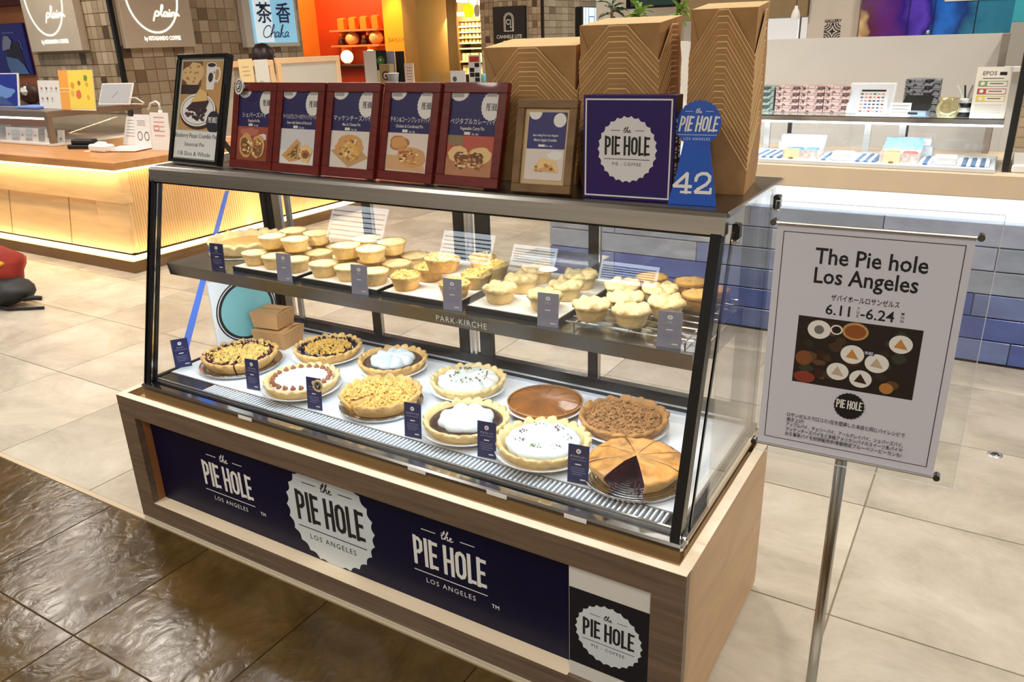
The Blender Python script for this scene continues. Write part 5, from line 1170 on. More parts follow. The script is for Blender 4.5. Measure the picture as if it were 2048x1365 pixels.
# wooden framed screens standing on the counter return
SCR = mat('screen_frosted', srgb(240, 236, 228), .35, alpha=.7)
PINE = mat('screen_pine', srgb(250, 210, 164), .45, var=.06, vscale=5)
def wood_screen(label, y0, y1, zt, m):
    t = thing('screen', label, 'screen', (-3.02, y0, CZ+.001), (0, 0, PI/2), 'wooden framed screens'); W = y1-y0; Hh = zt-CZ; b = .045
    for (a0, a1, b0, b1) in ((0, W, Hh-b, Hh), (0, W, 0, b), (0, b, b, Hh-b), (W-b, W, b, Hh-b)): MB().bbox(a0, a1, -.03, 0, b0, b1, .003).build('frame_bar', PINE, t)
    MB().box(b, W-b, -.018, -.012, b, Hh-b).build('panel', m, t)
    MB().bbox(W*.3, W*.3+.1, 0, .09, 0, .015, .002).build('foot', PINE, t); MB().bbox(W*.7, W*.7+.1, 0, .09, 0, .015, .002).build('foot', PINE, t); return t
wood_screen('clear wooden framed screen in front of the person', 2.86, 3.62, 1.395, mat('screen_clear', srgb(226, 222, 212), .35, alpha=.22))
wood_screen('frosted wooden framed screen with grey brace beside the clear one', 3.66, 4.42, 1.405, SCR)
def flatboard(label, px0, px1, pyt, X, zb, m, paint=None, cat='card'):
    a, b = onx(px0, pyt, X), onx(px1, pyt, X); W = b[1]-a[1]; hh = a[2]-zb
    t = thing('info_card', label, cat, (X, a[1], zb+.001), (0, 0, PI/2)); MB().box(0, W, 0, .006, 0, hh).build('panel', m, t); MB().box(W*.2, W*.8, .006, .05, 0, .006).build('foot', m, t)
    if paint: c = Canvas(.0015); paint(c, W, hh); c.build('panel_print', t, (0, -.0015, 0))
    return t
flatboard('cream standing menu card before the clear wooden screen', 476, 504, 119, -2.92, CZ, flat(250, 226, 176), lambda c, w, h: [c.rect(w*.2, w*.7, h*(.9-.05*k), h*(.91-.05*k), flat(214, 180, 130)) for k in range(3)])
flatboard('white standing card with red print before the clear wooden screen', 508, 535, 120, -2.90, CZ, PAPERW, lambda c, w, h: (c.ring(w*.35, h*.7, w*.18, w*.14, .006, flat(170, 190, 150), n=16), c.blob(w*.65, h*.55, w*.16, .03, flat(226, 190, 170)), c.blob(w*.7, h*.44, w*.2, .03, flat(180, 50, 50))))

# ================================================================== far orange tea shop
RED = mat('shop_red', srgb(186, 60, 14), .6, var=.1, vscale=3); ORNG = mat('shop_orange', srgb(226, 130, 44), .5, var=.08); DKBR = mat('dark_brown_shop', srgb(56, 30, 20), .6)
FY = 9.0
structure(MB().box(-7.86, -5.95, FY, FY+.1, 0, CEIL).build('wall_far_red', RED)); structure(MB().box(-7.86, -7.66, FY-.5, FY, 0, CEIL).build('wall_far_jamb', ORNG)); structure(MB().box(-5.96, -5.52, FY-.35, FY, 0, CEIL).build('wall_far_amber', mat('shop_amber', srgb(240, 160, 40), .5)))
structure(MB().box(-5.51, -5.25, FY-.45, FY+.3, 0, CEIL).build('wall_far_tan', mat('tan_column', srgb(150, 112, 56), .6)))
structure(MB().box(-10.5, -4.44, 10.1, 10.2, 0, CEIL).build('wall_far_back', mat('far_cream', srgb(206, 170, 110), .6)))
structure(MB().box(-10.5, -7.87, FY+.6, FY+.7, 0, CEIL).build('wall_far_brown', DKBR))
l = bpy.data.lights.new('shop_spot', 'SPOT'); l.energy = 90; l.color = (1, .75, .3); l.spot_size = .9; l.spot_blend = .8; l.shadow_soft_size = .05
o = bpy.data.objects.new('shop_spot', l); COL.objects.link(o); o.location = (-5.73, FY-.75, 2.55); o.rotation_euler = (Vector((-5.72, FY-.36, 1.6))-o.location).to_track_quat('-Z', 'Y').to_euler()
area('shop_lamp', (-6.8, FY-1.0, 2.9), (-6.7, FY, 1.6), .8, .5, 70, (1, .62, .3))
t = thing('wall_lettering', 'thin brown lettering on the amber lit shop wall', 'lettering', (-5.735, FY-.352, 1.52)); c = Canvas(.002); c.text('DAYLILY', 0, 0, .075, flat(150, 90, 20), maxw=.30, space=1.1); c.build('letters', t)
for k, (z, lb) in enumerate(((1.725, 'upper orange wall shelf in the far red shop'), (1.498, 'lower orange wall shelf in the far red shop'))):
    t = thing('wall_shelf', lb, 'shelf', (-7.17, FY-.25, z-.035)); MB().bbox(0, .99, 0, .249, 0, .03, .004).build('board', mat('shelf_coral', srgb(236, 130, 80), .5), t); MB().box(.2, .22, .02, .249, -.06, 0).build('bracket', ORNG, t); MB().box(.75, .77, .02, .249, -.06, 0).build('bracket', ORNG, t)
for k in range(4):
    x = -6.98+k*.235; t = thing('tea_packet', 'orange tea packet standing on the upper shop shelf', 'packet', (x, FY-.14, 1.7205), group='tea packets on the upper shelf'); MB().bbox(-.065, .065, -.045, .045, 0, .165+.006*k, .006).build('packet', mat('packet_orange', srgb(238, 132, 34), .5), t); MB().box(-.062, .062, -.004, .004, .165+.006*k, .18+.006*k).build('fold', ORNG, t)
JAR = mat('amber_jar', srgb(250, 212, 130), .15, alpha=.8); 
for k, x in enumerate((-6.80, -6.31)):
    t = thing('glass_jar', 'large round glass jar on the lower shop shelf', 'jar', (x, FY-.13, 1.4935), group='round glass jars'); MB().lathe([(0, 0), (.06, 0), (.105, .05), (.115, .10), (.09, .16), (.05, .185), (.05, .195), (0, .195)], 24).build('jar_body', JAR, t, True); MB().lathe([(0, .003), (.055, .003), (.09, .05), (0, .055)], 20).build('tea_leaves', DKBR, t, True)
for k, x in enumerate((-7.04, -6.56)):
    t = thing('small_jar', 'small dark jar between the round glass jars', 'jar', (x, FY-.13, 1.4935), group='small dark jars'); MB().lathe([(0, 0), (.05, 0), (.055, .03), (.05, .07), (.03, .09), (0, .09)], 16).build('jar_body', DKBR, t, True); MB().ball((0, 0, .11), .035, 10).build('stopper', JAR, t, True)
for k, x in enumerate((-6.80, -6.31)):
    t = thing('globe_lamp', 'glowing globe lamp under the lower shop shelf', 'lamp', (x, FY-.30, 1.20), group='globe lamps'); MB().ball((0, 0, .12), .10, 16).build('globe', mat('globe_glow', (1, .8, .4), .4, emit=(1, .7, .3), estr=3), t, True); MB().lathe([(0, 0), (.05, 0), (.05, .03), (0, .03)], 16).build('base', ORNG, t, True)
t = thing('shop_shelf', 'long dark shop bench carrying the globe lamps', 'bench', (-7.8, FY-.46, 0)); MB().bbox(0, 1.83, 0, .40, 1.16, 1.20, .005).build('bench_top', DKBR, t); MB().box(.03, 1.80, .05, .38, 0, 1.16).build('bench_body', RED, t)
# brown tea shop corner behind the light box
t = thing('tea_shelf', 'dark brown shelf of ornaments behind the pale blue light box', 'shelf', (-8.9, 8.6, 0)); MB().bbox(0, 1.0, 0, .35, 1.36, 1.40, .005).build('board', DKBR, t); MB().box(0, 1.0, .3, .35, 0, 1.36).build('back', DKBR, t)
for k in range(3):
    tt = thing('ornament', 'small pale ornament on the dark tea shelf', 'ornament', (-8.62+k*.22, 8.75, 1.401), group='ornaments on the tea shelf'); MB().lathe([(0, 0), (.06, 0), (.07, .05), (.04, .10), (0, .12)], 16).build('pot', [CREAM, mat('pot_red', srgb(130, 40, 30), .4), CREAM][k], tt, True); MB().ball((0, 0, .135), .025, 8).build('knob', CREAM, tt, True)
# orange wall with the blue portrait at the far left
structure(MB().box(-10.5, X0-.002, 3.90, 4.0, 0, CEIL).build('wall_orange', mat('orange_wall', srgb(214, 132, 78), .6, var=.06, vscale=3)))
structure(MB().box(-10.5, X0-.002, 3.82, 3.899, 2.0, 2.35).build('trim_2', mat('dark_red_band', srgb(96, 24, 16), .6)))
t = thing('wall_poster', 'deep blue fashion poster with pale sleeve and skirt on the orange wall', 'poster', (ony(68, 150, 3.87)[0]-.45, 3.899, ony(40, 150, 3.87)[2])); w, h = .90, .54
MB().bbox(-w/2, w/2, -.03, 0, 0, h, .003).build('poster_panel', flat(20, 24, 120), t)
c = Canvas(.003); c.rect(-w/2+.01, w/2-.01, .01, h-.01, flat(18, 30, 176)); c.up(); c.poly([(-.02, .12), (.34, .10), (.30, .34), (.12, .36), (.02, .26)], flat(8, 8, 60)); c.up(); c.poly([(-.06, .26), (.10, .28), (.17, .36), (.12, .41), (.03, .42), (-.02, .36)], flat(178, 190, 236)); c.poly([(-.02, .20), (.22, .17), (.32, .10), (.38, .01), (.02, .01), (-.02, .10)], flat(112, 160, 236)); c.rect(.0, .26, .44, .452, flat(120, 140, 226)); c.stroke([(.32, .36), (.35, .33), (.33, .30), (.36, .27)], .010, flat(150, 170, 236)); c.build('poster_print', t, (0, -.031, 0))

# ================================================================== goods shelves and middle counter
SHW = mat('shelf_cream', srgb(246, 226, 170), .5)
gs = thing('goods_shelf', 'brightly lit cream shelving full of small goods by the far pillar', 'shelf', (-5.25, 9.6, 0))
MB().box(0, .86, .32, .36, 0, 2.3).build('back_board', SHW, gs)
for z in (1.02, 1.20, 1.395, 1.475, 1.555, 1.635, 1.715): MB().bbox(0, .86, 0, .319, z-.022, z, .003).build('shelf_board', SHW, gs)
MB().box(-.03, 0, 0, .36, 0, 2.3).build('side_board', mat('shelf_side', srgb(130, 92, 44), .6), gs); MB().bbox(0, .86, -.02, .30, 1.86, 1.92, .004).build('light_box', mat('shelf_glow', (1, .9, .6), .4, emit=(1, .87, .55), estr=3), gs); MB().box(0, .86, -.015, .3, 1.78, 1.859).build('valance', mat('shelf_side', (0, 0, 0)), gs); MB().bbox(0, .86, -.02, .30, 2.06, 2.10, .004).build('light_box', MATS['shelf_glow'], gs)
area('shelf_lamp', (-4.82, 9.30, 1.84), (-4.82, 9.75, 1.3), .8, .1, 26, (1, .86, .55))
jm = MB().lathe([(0, 0), (.026, 0), (.028, .02), (.024, .045), (0, .05)], 12).mesh('tin', [mat('tin_gold', srgb(236, 196, 116), .4)], True); jl = MB().lathe([(0, .05), (.022, .05), (.022, .058), (0, .058)], 12).mesh('lid', [mat('tin_lid', srgb(140, 90, 40), .4)], True)
for j, z in enumerate((1.475, 1.555, 1.635, 1.715)):
    for i in range(12):
        t = thing('tin', 'small round gold tin with brown lid in the far lit shelving', 'tin', (-5.21+i*.071, 9.66, z+.0005), group='gold tins in the far shelving'); link('tin_body', jm, t); link('lid', jl, t)
for j, z in enumerate((1.02, 1.20)):
    for i in range(5):
        t = thing('gift_box', 'pale gift box on the lower rows of the far lit shelving', 'box', (-5.16+i*.165, 9.70, z+.0005), group='gift boxes in the far shelving'); MB().bbox(-.07, .07, -.06, .06, 0, .12, .004).build('box_body', mat('gift_cream', srgb(250, 232, 178), .5), t); MB().box(-.012, .012, -.0612, .0612, 0, .1205).build('band', mat('gift_band', srgb(226, 176, 90), .5), t)
for (dx, r, m, lb, px) in ((0, .105, mat('lit_lime', srgb(232, 240, 40), .4, emit=srgb(226, 240, 20), estr=.8), 'round lime yellow hanging sign by the far pillar', 938), (0, .09, WHITE, 'white hanging sign next to the round lime sign', 955)):
    q = ony(px, 22, 9.3); t = thing('hanging_sign', lb, 'sign', (q[0], 9.3, q[2])); o = MB().lathe([(0, -.02), (r, -.02), (r, .02), (0, .02)], 28).build('disc', m, t, rot=(PI/2, 0, 0)); o.scale = (.55 if px > 940 else .8, 1, 1); MB().tube([(0, 0, r*.9), (0, 0, CEIL+.02-q[2])], .006, 6).build('rod', BLACKM, t)
# middle counter with bits and pieces
mc = thing('service_counter', 'white service counter in the middle distance behind the menu frames', 'counter', (-4.7, 6.3, 0)); MB().bbox(0, 3.15, 0, .6, .95, 1.0, .005).build('worktop', WHITE, mc); MB().box(.04, 3.11, .06, .56, .06, .95).build('body', mat('counter_beige', srgb(206, 190, 166), .5), mc); MB().box(.06, 3.09, .10, .54, 0, .06).build('kick', KICK, mc)
def midcard(name, label, px0, px1, pyt, Y, m, paint=None, cat='card', th=.01, zb=1.0):
    a, b = ony(px0, pyt, Y), ony(px1, pyt, Y); W = b[0]-a[0]; hh = a[2]-zb
    t = thing(name, label, cat, (a[0], Y, zb+.001)); MB().box(0, W, 0, th, 0, hh).build('panel', m, t); MB().box(W*.1, W*.9, th, th+.06, 0, .01).build('foot', m, t)
    if paint: c = Canvas(.002); paint(c, W, hh); c.build('panel_print', t, (0, -.002, 0))
    return t
midcard('partition_panel', 'plain white partition panel beside the frosted screen', 726, 750, 102, 6.6, WHITE, cat='panel')
midcard('green_poster', 'dark poster with a green melon picture on the service counter', 748, 771, 101, 6.62, flat(24, 26, 24), lambda c, w, h: (c.blob(w*.5, h*.72, w*.36, h*.12, flat(70, 130, 70)), c.up(), c.blob(w*.5, h*.74, w*.1, h*.03, flat(220, 230, 160)), c.rect(w*.05, w*.9, h*.1, h*.45, flat(240, 230, 170))), cat='poster')
midcard('blue_panel', 'tall pale blue and grey panel on the service counter', 772, 788, 103, 6.72, flat(178, 196, 226), cat='panel'); midcard('black_panel', 'tall black panel at the end of the service counter', 790, 807, 103, 6.72, INK, cat='panel')
midcard('paper_bag', 'kraft paper bag with dark swirl emblem on the service counter', 758, 778, 129, 6.50, flat(170, 150, 104), lambda c, w, h: (c.disc(w*.6, h*.5, w*.38, flat(60, 20, 24), rz=h*.2), c.up(), c.ring(w*.6, h*.5, w*.16, h*.09, .02, flat(226, 200, 190), n=14, a0=.5, a1=5)), cat='bag', th=.09)
midcard('info_card', 'pink tinted writing card standing on the service counter', 808, 826, 127, 6.45, flat(248, 226, 206), lambda c, w, h: [c.rect(w*.2, w*.8, h*(.8-.12*k), h*(.83-.12*k), flat(190, 140, 130)) for k in range(6)])
midcard('info_card', 'white folded leaflet display with round grey emblem', 900, 930, 142, 6.47, flat(236, 236, 240), lambda c, w, h: c.disc(w*.3, h*.5, w*.14, flat(90, 90, 100)))
midcard('phone_poster', 'black and red patterned standing card on the service counter', 936, 960, 110, 6.5, PAPERW, lambda c, w, h: (c.rect(w*.1, w*.9, h*.78, h*.95, flat(196, 60, 50)), [c.rect(w*(.1+.42*(k % 2)), w*(.48+.42*(k % 2)), h*(.62-.15*(k//2)), h*(.75-.15*(k//2)), flat(20, 20, 22) if k % 3 else flat(230, 230, 230)) for k in range(8)]), cat='sign')
t = thing('clear_tub', 'turquoise plastic tub on the service counter by the far pillar', 'tub', (ony(975, 150, 6.5)[0], 6.5, 1.001)); MB().lathe([(0, 0), (.05, 0), (.065, .14), (.062, .14), (.047, .004), (0, .004)], 24).build('tub_body', mat('turquoise', srgb(110, 206, 224), .3), t, True); MB().tube([(.02, 0, .12), (.04, 0, .19)], .006, 6).build('spoon', BLACKM, t)
t = thing('cash_tray', 'long white tray lying on the service counter', 'tray', (-2.75, 6.362, 1.001)); MB().bbox(-.35, .35, -.06, .08, 0, .05, .008).build('tray_body', PAPERW, t)
t = thing('grey_cup', 'grey cup beside the kraft paper bag on the service counter', 'cup', (ony(788, 150, 6.44)[0], 6.42, 1.001)); MB().lathe([(0, 0), (.05, 0), (.07, .16), (.066, .16), (.046, .006), (0, .006)], 20).build('cup_body', flat(160, 160, 160), t, True); MB().lathe([(.07, .155), (.075, .16), (.07, .165), (.066, .16)], 20).build('rim', WHITE, t, True)
t = thing('acrylic_case', 'clear acrylic case standing on the service counter', 'case', (ony(885, 160, 6.6)[0], 6.62, 1.001)); MB().box(-.14, .14, -.08, -.075, 0, .16).box(-.14, .14, .075, .08, 0, .16).box(-.14, -.135, -.075, .075, 0, .16).box(.135, .14, -.075, .075, 0, .16).box(-.14, .14, -.08, .08, .16, .165).build('case_shell', ACRYLIC, t)

# ================================================================== red bag on the floor at the left
q = onz(0, 640, 0)
t = thing('backpack', 'red backpack with yellow stripe and black straps lying on the floor', 'backpack', (q[0]-.46, q[1]+.20, 0), (0, 0, .35))
def bagmod(P):
    for i, v in enumerate(P.v): P.v[i] = (v[0]+.07*nz(*v, 7), v[1]+.05*nz(v[1], v[2], v[0], 7), max(.002, v[2]+.05*nz(v[2], v[0], v[1], 8)))
    return P
bagmod(MB().ball((-.02, 0, .19), .22, 24, (1.3, .8, .86))).build('bag_body', mat('bag_red', srgb(150, 34, 18), .7, var=.2, vscale=10), t, True)
bagmod(MB().ball((.17, -.06, .085), .14, 18, (1.3, .95, .66))).build('bag_base', mat('bag_black', (.01, .01, .012), .6), t, True)
bagmod(MB().ball((.10, -.06, .285), .09, 16, (1.4, 1.2, .35))).build('yellow_stripe', mat('bag_yellow', srgb(214, 156, 40), .7), t, True)
MB().tube([(.26, -.10, .07), (.33, -.10, .05), (.39, -.08, .055), (.43, -.07, .05)], .016, 8).build('strap', MATS['bag_black'], t, True); MB().tube([(.16, -.17, .03), (.28, -.19, .014), (.40, -.16, .012), (.49, -.13, .010)], .010, 8).build('strap', MATS['bag_black'], t, True)

# ================================================================== right-hand sweets counter
RY = 2.745
rc = thing('sweets_counter', 'beige topped sweets counter with blue tiled front and white light band', 'counter', (0, RY, 0))
XA, XB = .09, 4.4
BEIGE = mat('counter_stone', srgb(228, 206, 176), .35, var=.05, vscale=4)
MB().bbox(XA-.02, XB, -.02, .75, .775, .880, .005).build('worktop', BEIGE, rc)
MB().box(XA, XB, .02, .72, 0, .66).build('core', mat('tile_joint', srgb(216, 220, 224), .6), rc)
MB().box(XA+.02, XB, .05, .72, .66, .775).build('neck', WHITE, rc)
BANDM = mat('light_band', (.9, .95, 1), .4, emit=(.86, .94, 1), estr=1.0)
for a, b in ((XA+.02, .95), (.955, 1.75), (1.755, 2.35), (2.355, 3.4), (3.405, XB)): MB().box(a, b, .012, .05, .672, .772).build('light_panel', BANDM, rc)
TB = [mat('counter_tile_%d' % i, srgb(*c), .22, var=.2, vscale=5, stretch=(1, 1, 2)) for i, c in enumerate(((150, 160, 178), (84, 102, 168), (112, 128, 176), (168, 176, 200), (70, 82, 120), (190, 188, 184)))]
rnd = random.Random(21)
rows = [[1, 4, 2, 1, 3, 4], [1, 2, 1, 1, 2, 4], [2, 1, 0, 1, 2, 3], [0, 2, 2, 0, 2, 0], [0, 0, 5, 0, 3, 0], [5, 0, 3, 5, 0, 0]]
for j, rw in enumerate(rows):
    x = XA; k = 0; z = .008+j*.1095
    while x < 4.2:
        wd_ = rnd.choice((.42, .6, .75, .9)); wd_ = min(wd_, XB-x)
        MB().bbox(x+.002, x+wd_-.002, -.002, .022, z+.003, z+.1065, .002).build('tile', TB[rw[k % len(rw)]], rc); x += wd_; k += 1
MB().box(XA, XB, .0, .02, 0, .0085).build('kick_strip', BLACKM, rc)
# glass showcase on it
sw = thing('sweets_case', 'long low glass showcase of boxed sweets on the beige counter', 'display case', (0, RY, .8805))
SX0, SX1 = .55, 2.30
MB().bbox(SX0, SX1, .0, .42, 0, .020, .003).build('case_floor', WHITE_DECK, sw)
MB().bbox(SX0, SX1, .02, .42, .205, .222, .003).build('case_top', glass('pane_top', (.9, .94, .95)), sw)
MB().box(SX0, SX1, .015, .03, .196, .2045).build('case_lamp', LED, sw); MB().box(SX0, SX1, .012, .02, .2045, .225).build('front_trim', CHROME, sw); MB().box(SX0, SX1, .0115, .019, .2255, .229).build('trim_line', BLACK, sw)
MB().box(SX0, SX1, .004, .009, .020, .196).build('front_glass', GLASS, sw); MB().box(SX1-.006, SX1, .010, .41, .020, .205).build('side_glass', GLASS, sw)
for x in (1.20, 1.70, 1.86): MB().box(x, x+.03, .395, .415, .02, .205).build('rear_post', STEEL, sw)
for (a, b) in ((1.23, 1.46), (1.47, 1.70), (1.90, 2.25)): MB().box(a, b, .40, .405, .02, .205).build('rear_glass', GLASS, sw)
for x in (1.32, 1.88): MB().box(x, x+.02, .397, .413, .02, .205).build('rear_post', BLACK, sw)
area('sweets_lamp', (1.45, RY+.03, 1.07), (1.45, RY+.25, .9), 1.6, .02, 4.5, (.88, .95, 1))
STR = [flat(236, 240, 244), flat(74, 110, 150)]
for k, (a, b) in enumerate(((1.236, 1.383), (1.556, 1.612), (1.708, 1.822), (1.994, 2.052), (2.15, 2.28))):
    t = thing('striped_cloth', 'white and blue striped cloth laid in the sweets showcase', 'cloth', (a, RY+.03, .9012), group='striped cloths in the sweets showcase')
    n = max(2, int((b-a)/.018))
    for i in range(n): MB().bbox(i*.018, i*.018+.017, 0, .24, 0, .008, .002).build('stripe', STR[i % 2], t)
def sweet_box(label, x, dark):
    t = thing('gift_box', label, 'box', (x, RY+.05, .9012), (0, 0, 0)); w, d, h = .165, .15, .042
    PAT = mat('floral_pale', srgb(224, 210, 200), .5, var=.35, vscale=60)
    MB().box(0, w, 0, .003, 0, h).box(0, w, d-.003, d, 0, h).box(0, .003, .003, d-.003, 0, h).box(w-.003, w, .003, d-.003, 0, h).box(.003, w-.003, .003, d-.003, 0, .003).build('box_tray', PAT, t)
    MB().prism([(0, d, h), (w, d, h), (w, d+.05, h+.05), (0, d+.05, h+.05)], (0, .003, 0)).build('open_lid', mat('floral_blue' if dark else 'floral_white', srgb(*((150, 196, 220) if dark else (236, 232, 236))), .5, var=.3, vscale=60), t)
    for i in range(2): MB().bbox(.012+i*.075, .078+i*.075, .02, .13, .0032, .040, .008).build('sweet', mat('sweet_%d' % (i+2*dark), srgb(*((232, 150, 70), (206, 96, 84), (80, 130, 180), (90, 140, 186))[i+2*(1-dark)]), .5), t)
    return t
sweet_box('open gift box with blue sweets in the sweets showcase', 1.385, 0); sweet_box('open gift box with orange and red sweets in the sweets showcase', 1.825, 1)
for (x, yy, lb) in ((1.43, .028, 'cream price card before the box of blue sweets'), (1.88, .028, 'cream price card before the box of orange sweets')):
    t = thing('price_card', lb, 'price card', (x, RY+yy, .9012), (-.15, 0, 0)); MB().box(-.035, .035, 0, .002, 0, .05).build('card', flat(246, 226, 180), t); MB().box(-.01, .01, -.004, .006, 0, .008).build('clip', flat(150, 110, 60), t)
for (x, lb) in ((1.66, 'white floral box wrapped in the middle of the sweets showcase'), (2.10, 'white quilted box at the right of the sweets showcase')):
    t = thing('gift_box', lb, 'box', (x, RY+.04, .9012)); MB().bbox(-.045, .045, 0, .10, 0, .035, .004).build('box_body', WHITE, t); MB().box(-.045, .045, .045, .055, .035, .037).build('ribbon', flat(196, 214, 226), t)
for (x, z, lb) in ((1.42, .9, 'small riser with white floral parcel at the back of the sweets showcase'), (1.92, .9, 'small riser with empty clear shelf at the back of the sweets showcase')):
    t = thing('riser', lb, 'riser', (x, RY+.27, .9012)); MB().bbox(-.11, .11, 0, .09, 0, .05, .003).build('riser_block', frosted('riser_acrylic', (.8, .84, .9), .6), t); MB().bbox(-.10, .10, .01, .08, .05, .085, .004).build('parcel', mat('floral_white', (0, 0, 0)), t)
# on top of the showcase
ST = .8805+.2225
def patbox(m, label, x0, n, y, w, d, h, group):
    for k in range(n):
        t = thing('gift_box', label, 'box', (x0, y, ST+.001+k*h), group=group); MB().bbox(0, w-.003, 0, d, 0, h-.001, .002).build('box_body', m, t); MB().box(-.0006, w-.0024, -.0008, d*.5, h*.62, h*.66).build('lid_edge', INK, t)
def floral(name, base, dark):
    m = mat(name, srgb(*base), .5, var=.2, vscale=24, detail=3, distort=2.); r = [n for n in m.node_tree.nodes if n.type == 'VALTORGB'][0].color_ramp
    r.elements[0].position = .43; r.elements[1].position = .49; r.elements[0].color = (*srgb(*dark), 1); r.elements[1].color = (*srgb(*base), 1); return m
FG = floral('floral_green', (160, 176, 164), (70, 84, 78)); FP = floral('floral_pink', (222, 190, 180), (110, 76, 72)); FK = floral('floral_black', (150, 150, 156), (30, 30, 34))
patbox(FG, 'grey-green floral gift box in the stack beside the pink ones', 1.135, 4, RY+.24, .14, .15, .031, 'stacked green gift boxes')
for i in range(3): patbox(FP, ['pink floral gift box in the stack next to the green boxes', 'pink floral gift box in the middle pink stack', 'pink floral gift box in the stack next to the tablet'][i], 1.281+i*.118, 4, RY+.24, .118, .15, .031, 'stacked pink gift boxes %d' % (i+1))
patbox(FK, 'black floral gift box in the stack behind the card reader', 1.87, 5, RY+.27, .15, .14, .031, 'stacked black gift boxes')
t = thing('tablet', 'white tablet screen leaning behind the payment card', 'tablet', (1.73, RY+.22, ST+.001), (-.35, 0, -.05)); MB().bbox(-.105, .105, 0, .010, 0, .150, .004).build('tablet_body', WHITE, t); c = Canvas(); c.rect(-.094, .094, .012, .138, flat(214, 218, 226)); c.build('screen', t, (0, -.0006, 0)); MB().prism([(-.04, .011, .11), (.04, .011, .11), (.04, .075, .030), (-.04, .075, .030)], (0, .003, 0)).build('prop', WHITE, t)
def paint_pay(c, w, h):
    c.rect(-w*.4, w*.4, h*.90, h*.96, INK); r2 = random.Random(3)
    for j in range(6):
        for i in range(6): c.rect(-w*.42+i*w*.14, -w*.33+i*w*.14, h*(.78-.13*j), h*(.83-.13*j), [flat(196, 70, 60), flat(90, 90, 100), flat(180, 180, 184), flat(80, 110, 170), flat(214, 160, 150)][r2.randrange(5)])
board('payment_card', 'white standing card listing payment marks in front of the tablet', 1712, 1772, 226, 178, RY+.13, paint_pay, z=ST, cat='card')
board('notice_card', 'small cream notice card beside the payment card', 1778, 1820, 228, 206, RY+.12, lambda c, w, h: [c.rect(-w*.4, w*.4, h*(.75-.25*k), h*(.80-.25*k), flat(170, 160, 150)) for k in range(3)], z=ST, cat='card')
t = thing('card_reader', 'black and grey card reader before the black floral boxes', 'card reader', (1.935, RY+.14, ST+.001), (0, 0, -.1)); MB().bbox(-.055, .055, -.02, .08, 0, .025, .004).build('reader_base', flat(150, 170, 196), t); MB().prism([(-.06, .0, .028), (.06, .0, .028), (.06, .09, .085), (-.06, .09, .085)], (0, .012, -.0)).build('reader_body', BLACKM, t); MB().box(-.02, .02, -.0215, -.0205, .008, .018).build('display', INK, t)
t = thing('candle_vase', 'ornate pale golden glass vase on the sweets showcase', 'vase', (2.075, RY+.10, ST+.001)); MB().lathe([(0, 0), (.035, 0), (.045, .02), (.050, .045), (.036, .070), (.044, .085), (.040, .085), (.030, .068), (0, .06)], 24, mod=lambda r, z, th, i: (r*(1+.05*math.sin(8*th)), z)).build('vase_body', mat('gold_glass', srgb(226, 212, 160), .15, .5), t, True); MB().lathe([(0, .061), (.028, .068), (0, .07)], 16).build('wax', CREAM, t, True)
t = thing('pen_cup', 'black and white striped pen cup behind the golden vase', 'pen cup', (2.135, RY+.16, ST+.001))
for k in range(4): MB().lathe([(0, .02*k), (.028, .02*k), (.028, .02*k+.0198), (0, .02*k+.0198)], 18).build('cup_band', [BLACKM, WHITE][k % 2], t, True)
for k in range(3): MB().tube([(-.012+.01*k, 0, .08), (-.04+.03*k, 0, .135)], .004, 6).build('pen', [WHITE, BLACKM, STEEL][k], t)
def paint_epos(c, w, h):
    c.text('EPOS', -w*.12, h*.84, .024, flat(110, 100, 104)); c.rect(w*.16, w*.36, h*.84, h*.90, INK); c.rect(-w*.3, w*.3, h*.77, h*.785, flat(120, 120, 120))
    for k, (col, z) in enumerate((((150, 170, 120), .62), ((190, 90, 84), .47), ((240, 214, 110), .33))):
        c.rect(-w*.40, -w*.16, h*z, h*(z+.11), flat(*col)); c.border(-w*.16, w*.42, h*z, h*(z+.11), .002, flat(*col)); c.rect(-w*.08, w*.30, h*(z+.05), h*(z+.065), flat(80, 80, 80))
    c.up()
    for k in range(3): c.disc(-w*.28, h*(.675-.148*k), w*.06, LW)
    for k in range(4): c.rect(-w*.4, w*.36, h*(.26-.05*k), h*(.268-.05*k), flat(196, 190, 184))
board('notice_card', 'tall cream notice card with green, red and yellow labels', 1938, 2008, 236, 134, RY+.10, paint_epos, z=ST, cat='sign', m=flat(246, 240, 228))
# grey partition behind
structure(MB().box(.30, 2.225, 3.72, 3.80, 0, 1.445).build('wall_partition', mat('partition_grey', srgb(236, 233, 226), .55, var=.02)))
structure(MB().box(2.2255, 2.255, 3.40, 3.80, .0, 1.445).build('trim_3', mat('partition_end', srgb(150, 138, 126), .5)))
structure(MB().box(2.325, 2.352, RY+.06, RY+.45, .8805, 1.6).build('trim_4', BLACKM))
wr = structure(MB().box(2.36, 4.4, RY+.78, RY+.90, .0, 2.6).build('wall_right', MORTAR))
tiled(wr, (2.36, RY+.78, 0), (1, 0), (0, -1), .80, .90, 1.55, .05, 5, weights=(6, 2, 8, 1, 0, 5))
t = thing('white_tray', 'white tray on the counter beyond the sweets showcase', 'tray', (2.62, RY+.05, .8805)); MB().bbox(-.26, .5, 0, .42, 0, .035, .006).build('tray_body', WHITE, t)
